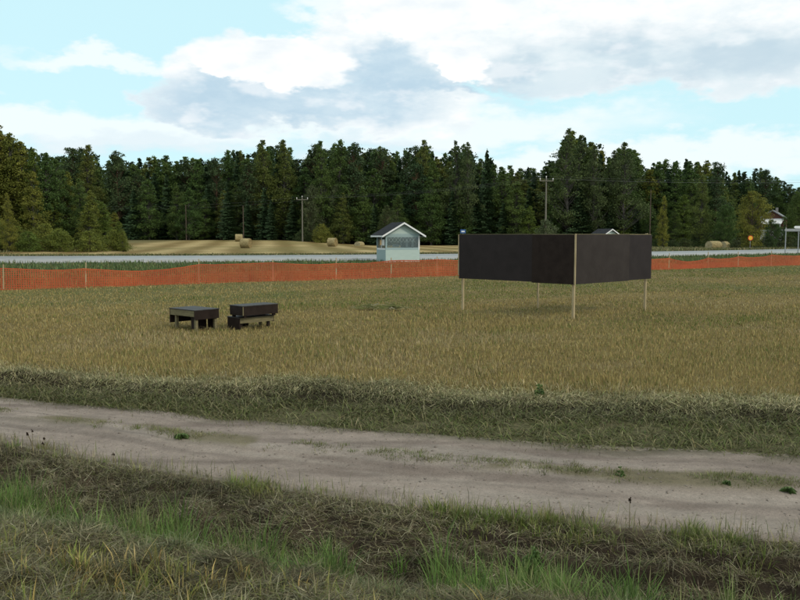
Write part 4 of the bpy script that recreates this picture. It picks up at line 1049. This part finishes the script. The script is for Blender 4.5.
for px,Y,yt in ((2,82,222),(18,84,226),(30,81,232),(46,84,224),(60,82,229),(75,84,226),(90,83,231),(103,86,226),(116,88,230),(125,90,234),(-20,82,225)):
    bsh(px,Y,yt,250,1.15,'low bush at the foot of the young birches at left', M_cy, bush, 'bush','bush','bushes under the young birches at left') if px % 2 == 0 else None
bsh(10,80,193,250,.75,'nearest yellowish birch at the left edge of the picture', M_cy, birch, 'birch_tree','tree',None)

# the wood behind the trees one can tell apart
def decimated(me, keep, rr):
    n = len(me.polygons); V = np.empty(n*4*3, dtype=np.float32); me.vertices.foreach_get('co', V); V = V.reshape(n,4,3)
    c = np.empty(len(me.vertices)*4, dtype=np.float32); me.color_attributes['Col'].data.foreach_get('color', c); c = c.reshape(n,4,4)[:,0,:3]
    k = rr.choice(n, min(keep,n), replace=False); q = V[k]; m = q.mean(1, keepdims=True); return m+(q-m)*1.8, c[k]
rr = np.random.default_rng(99); Q = []; Cw = []
srcs = [decimated(spruce[i][0], 1300, rr) for i in range(3)] + [decimated(birch[i][0], 1300, rr) for i in range(2)] + [decimated(pine[0][0],1300,rr)]
for k in range(230):
    px = -160 + 1120*(k+rr.random())/230; Y = forest_front(px)+24+rr.uniform(0,22)
    x = sy(px,Y); z = gz(x,Y); h = (2.1+(235-top_px(px)-rr.uniform(2,11))/F*Y-z)
    q, c = srcs[rr.integers(len(srcs))]; a = rr.uniform(0,2*PI); ca, sa = math.cos(a)*1.1, math.sin(a)*1.1
    v = np.stack([q[...,0]*ca-q[...,1]*sa, q[...,0]*sa+q[...,1]*ca, q[...,2]],-1)*h + np.array([x,Y,z])
    Q.append(v); Cw.append(c*np.array([.038,.062,.028])*rr.uniform(.85,1.2))
M_far = col_mat('far_wood_leaves', .7, .1)
Q = np.concatenate(Q); Cw = np.concatenate(Cw)
o = link('far_wood', crown_mesh('far_wood', Q, Cw), M_far); tag(o, 'dark dense wood filling the depth of the forest', 'wood', kind='stuff')

# ------------------------------------------------------------------ sky and light
SUN_AZ, SUN_EL = 128.0, 36.0       # clockwise from the view direction
w = bpy.data.worlds.new('World'); S.world = w; w.use_nodes = True
w.cycles.sampling_method = 'MANUAL'; w.cycles.sample_map_resolution = 256
nt = w.node_tree; nt.nodes.clear(); LK = nt.links.new
class E:
    def __init__(s, sock): s.s = sock
    def _op(s, op, o=None, o2=None, clamp=False):
        n = nt.nodes.new('ShaderNodeMath'); n.operation = op; n.use_clamp = clamp
        for i, v in enumerate((s, o, o2)):
            if v is None: continue
            if isinstance(v, E): LK(v.s, n.inputs[i])
            else: n.inputs[i].default_value = float(v)
        return E(n.outputs[0])
    def __add__(s,o): return s._op('ADD',o)
    __radd__ = __add__
    def __sub__(s,o): return s._op('SUBTRACT',o)
    def __mul__(s,o): return s._op('MULTIPLY',o)
    __rmul__ = __mul__
    def __truediv__(s,o): return s._op('DIVIDE',o)
    def mx(s,o): return s._op('MAXIMUM',o)
    def mn(s,o): return s._op('MINIMUM',o)
    def sqrt(s): return s._op('SQRT')
    def ss(s, a, b, t0=0., t1=1.):
        n = nt.nodes.new('ShaderNodeMapRange'); n.interpolation_type = 'SMOOTHSTEP'
        LK(s.s, n.inputs['Value'])
        for nm, v in (('From Min',a),('From Max',b),('To Min',t0),('To Max',t1)): n.inputs[nm].default_value = v
        return E(n.outputs[0])
tc = nt.nodes.new('ShaderNodeTexCoord'); sx = nt.nodes.new('ShaderNodeSeparateXYZ'); LK(tc.outputs['Generated'], sx.inputs[0])
X, Yd, Z = (E(sx.outputs[i]) for i in range(3))
az = X._op('ARCTAN2', Yd); el = Z._op('ARCSINE')
def noise(scale, detail=6, rough=.55, stretch=(1,1,2.2), off=(0,0,0), dist=0):
    mp = nt.nodes.new('ShaderNodeMapping'); mp.inputs['Scale'].default_value = stretch; mp.inputs['Location'].default_value = off
    LK(tc.outputs['Generated'], mp.inputs['Vector'])
    n = nt.nodes.new('ShaderNodeTexNoise'); n.inputs['Scale'].default_value = scale; n.inputs['Detail'].default_value = detail; n.inputs['Roughness'].default_value = rough
    n.inputs['Distortion'].default_value = dist
    LK(mp.outputs['Vector'], n.inputs['Vector']); return E(n.outputs['Fac'])
nA = noise(9, 5, .58); nB = noise(9, 4, .58, off=(3.1,1.7,8.2)); nC = noise(26, 4, .62, off=(1,5,2)); nD = noise(5.5, 4, .6, (1,1,4.5), off=(9,2,1)); nL = noise(2.2, 4, .6, (1,1,1.6), off=(4,4,4))
azw = az + (nA-.5)*.13 + (nC-.5)*.05; elw = el + (nB-.5)*.075 + (nC-.5)*.035
def A_(px): return math.atan((px-400)/F)
def E_(py, px=400): a = A_(px); return math.atan((235-py)/F*math.cos(a))
def blob(cx, cy, rx, ry, p=1.0):
    a0, e0 = A_(cx), E_(cy,cx); ra = rx/F*math.cos(a0)**2; re = ry/F
    d = ((azw-a0)/ra); e = ((elw-e0)/re); return (d*d+e*e).sqrt()*-1+1          # 1 centre, 0 at the rim
def union(l):
    r_ = l[0]
    for b in l[1:]: r_ = r_.mx(b)
    return r_
solid = union([blob(262,78,95,42), blob(222,104,75,32), blob(345,108,140,30), blob(420,45,115,50), blob(600,48,240,46), blob(740,42,170,52), blob(520,12,150,34), blob(760,10,120,30)])
wisp  = union([blob(95,62,130,14), blob(20,120,180,24), blob(110,132,220,26), blob(420,128,300,30), blob(690,150,240,22), blob(330,12,60,16), blob(600,165,400,22)])
grey  = union([blob(225,104,92,38), blob(320,108,140,32), blob(390,76,84,32), blob(470,86,120,18)])
grey2 = union([blob(600,70,200,40), blob(730,66,180,44), blob(530,74,150,28)])
low   = union([blob(130,146,190,16), blob(360,148,160,14), blob(440,106,130,8)])
puff  = union([blob(280,66,84,30), blob(470,68,34,22), blob(425,20,100,30), blob(232,66,30,20)])
cov_s = solid.ss(-.06,.16); cov_w = (wisp + (nD-.5)*1.0).ss(.02,.6)
glob = nL.ss(.44,.62)
front = az._op('ABSOLUTE').ss(.55,.95,1,0)*el.ss(.34,.6,1,0)
def mixc(f, a, b):
    n = nt.nodes.new('ShaderNodeMix'); n.data_type = 'RGBA'
    if isinstance(f, E): LK(f.s, n.inputs[0])
    else: n.inputs[0].default_value = f
    for i, v in ((6,a),(7,b)):
        if isinstance(v, tuple): n.inputs[i].default_value = (*v,1)
        else: LK(v, n.inputs[i])
    return n.outputs[2]
sky = nt.nodes.new('ShaderNodeTexSky'); sky.sky_type = 'NISHITA'; sky.sun_disc = False
sky.sun_elevation = R(SUN_EL); sky.sun_rotation = R(SUN_AZ); sky.air_density = 1.0; sky.dust_density = 1.0; sky.ozone_density = 1.0
K = 9.6
def kc(r,g,b): return (r*K, g*K, b*K)
thin = mixc(.86, sky.outputs[0], kc(.66,.97,1.03))             # thin high veil over the blue
white = mixc((nC*.6+nA*.4).ss(.36,.62), kc(.84,.92,.95), kc(1.0,1.02,1.02))
c1 = mixc(cov_w*.85, thin, kc(.92,.985,1.0))
c1 = mixc((low+(nD-.5)*.5).ss(.05,.8)*.40, c1, kc(.66,.79,.88))
eS = noise(13, 4, .55, off=(5,3,1)); eS2 = noise(13, 4, .55, off=(5.02,3,1.055)); emb = (eS-eS2)*3.2
g1 = (grey+(nC-.5)*.35).ss(-.05,.50); g2 = (grey2+(nC-.5)*.4+(nA-.5)*.5).ss(.0,.8)
cl = mixc(g1*.92, white, mixc((nA*.6+nC*.4).ss(.36,.64), kc(.48,.655,.785), kc(.61,.765,.86))); cl = mixc(g2*.90, cl, mixc(nB.ss(.36,.62), kc(.53,.68,.775), kc(.71,.83,.885)))
cl = mixc(emb.ss(.05,.75)*.55, cl, kc(.95,.98,1.0)); cl = mixc((puff+(nC-.5)*.3+emb*.12).ss(.06,.30), cl, mixc(emb.ss(-.9,.35), kc(.84,.91,.95), kc(1.02,1.03,1.03)))
c2 = mixc(cov_s, c1, cl)
rest = mixc(glob, mixc(.5, thin, (8.4,8.6,8.6)), mixc(nA.ss(.35,.7), (7.0,7.1,7.1), (12.4,12.2,11.8)))
c3 = mixc(front, rest, c2)
bg = nt.nodes.new('ShaderNodeBackground'); bg.inputs['Strength'].default_value = .1
out = nt.nodes.new('ShaderNodeOutputWorld'); LK(c3, bg.inputs['Color']); LK(bg.outputs[0], out.inputs['Surface'])

sl = bpy.data.lights.new('sun', 'SUN'); sl.energy = 1.5; sl.angle = R(11); sl.color = (1,.91,.76)
so = bpy.data.objects.new('sun', sl); COL.objects.link(so); so.location = (60,-60,80)
a = R(SUN_AZ); e = R(SUN_EL); d = Vector((math.sin(a)*math.cos(e), math.cos(a)*math.cos(e), math.sin(e)))
so.rotation_euler = (-d).to_track_quat('-Z','Y').to_euler()

S.view_settings.view_transform = 'Standard'; S.view_settings.look = 'None'; S.view_settings.exposure = .1; S.view_settings.gamma = 1
S.view_settings.use_curve_mapping = False
S.cycles.max_bounces = 4; S.cycles.diffuse_bounces = 2; S.cycles.glossy_bounces = 2; S.cycles.transmission_bounces = 2; S.cycles.transparent_max_bounces = 8
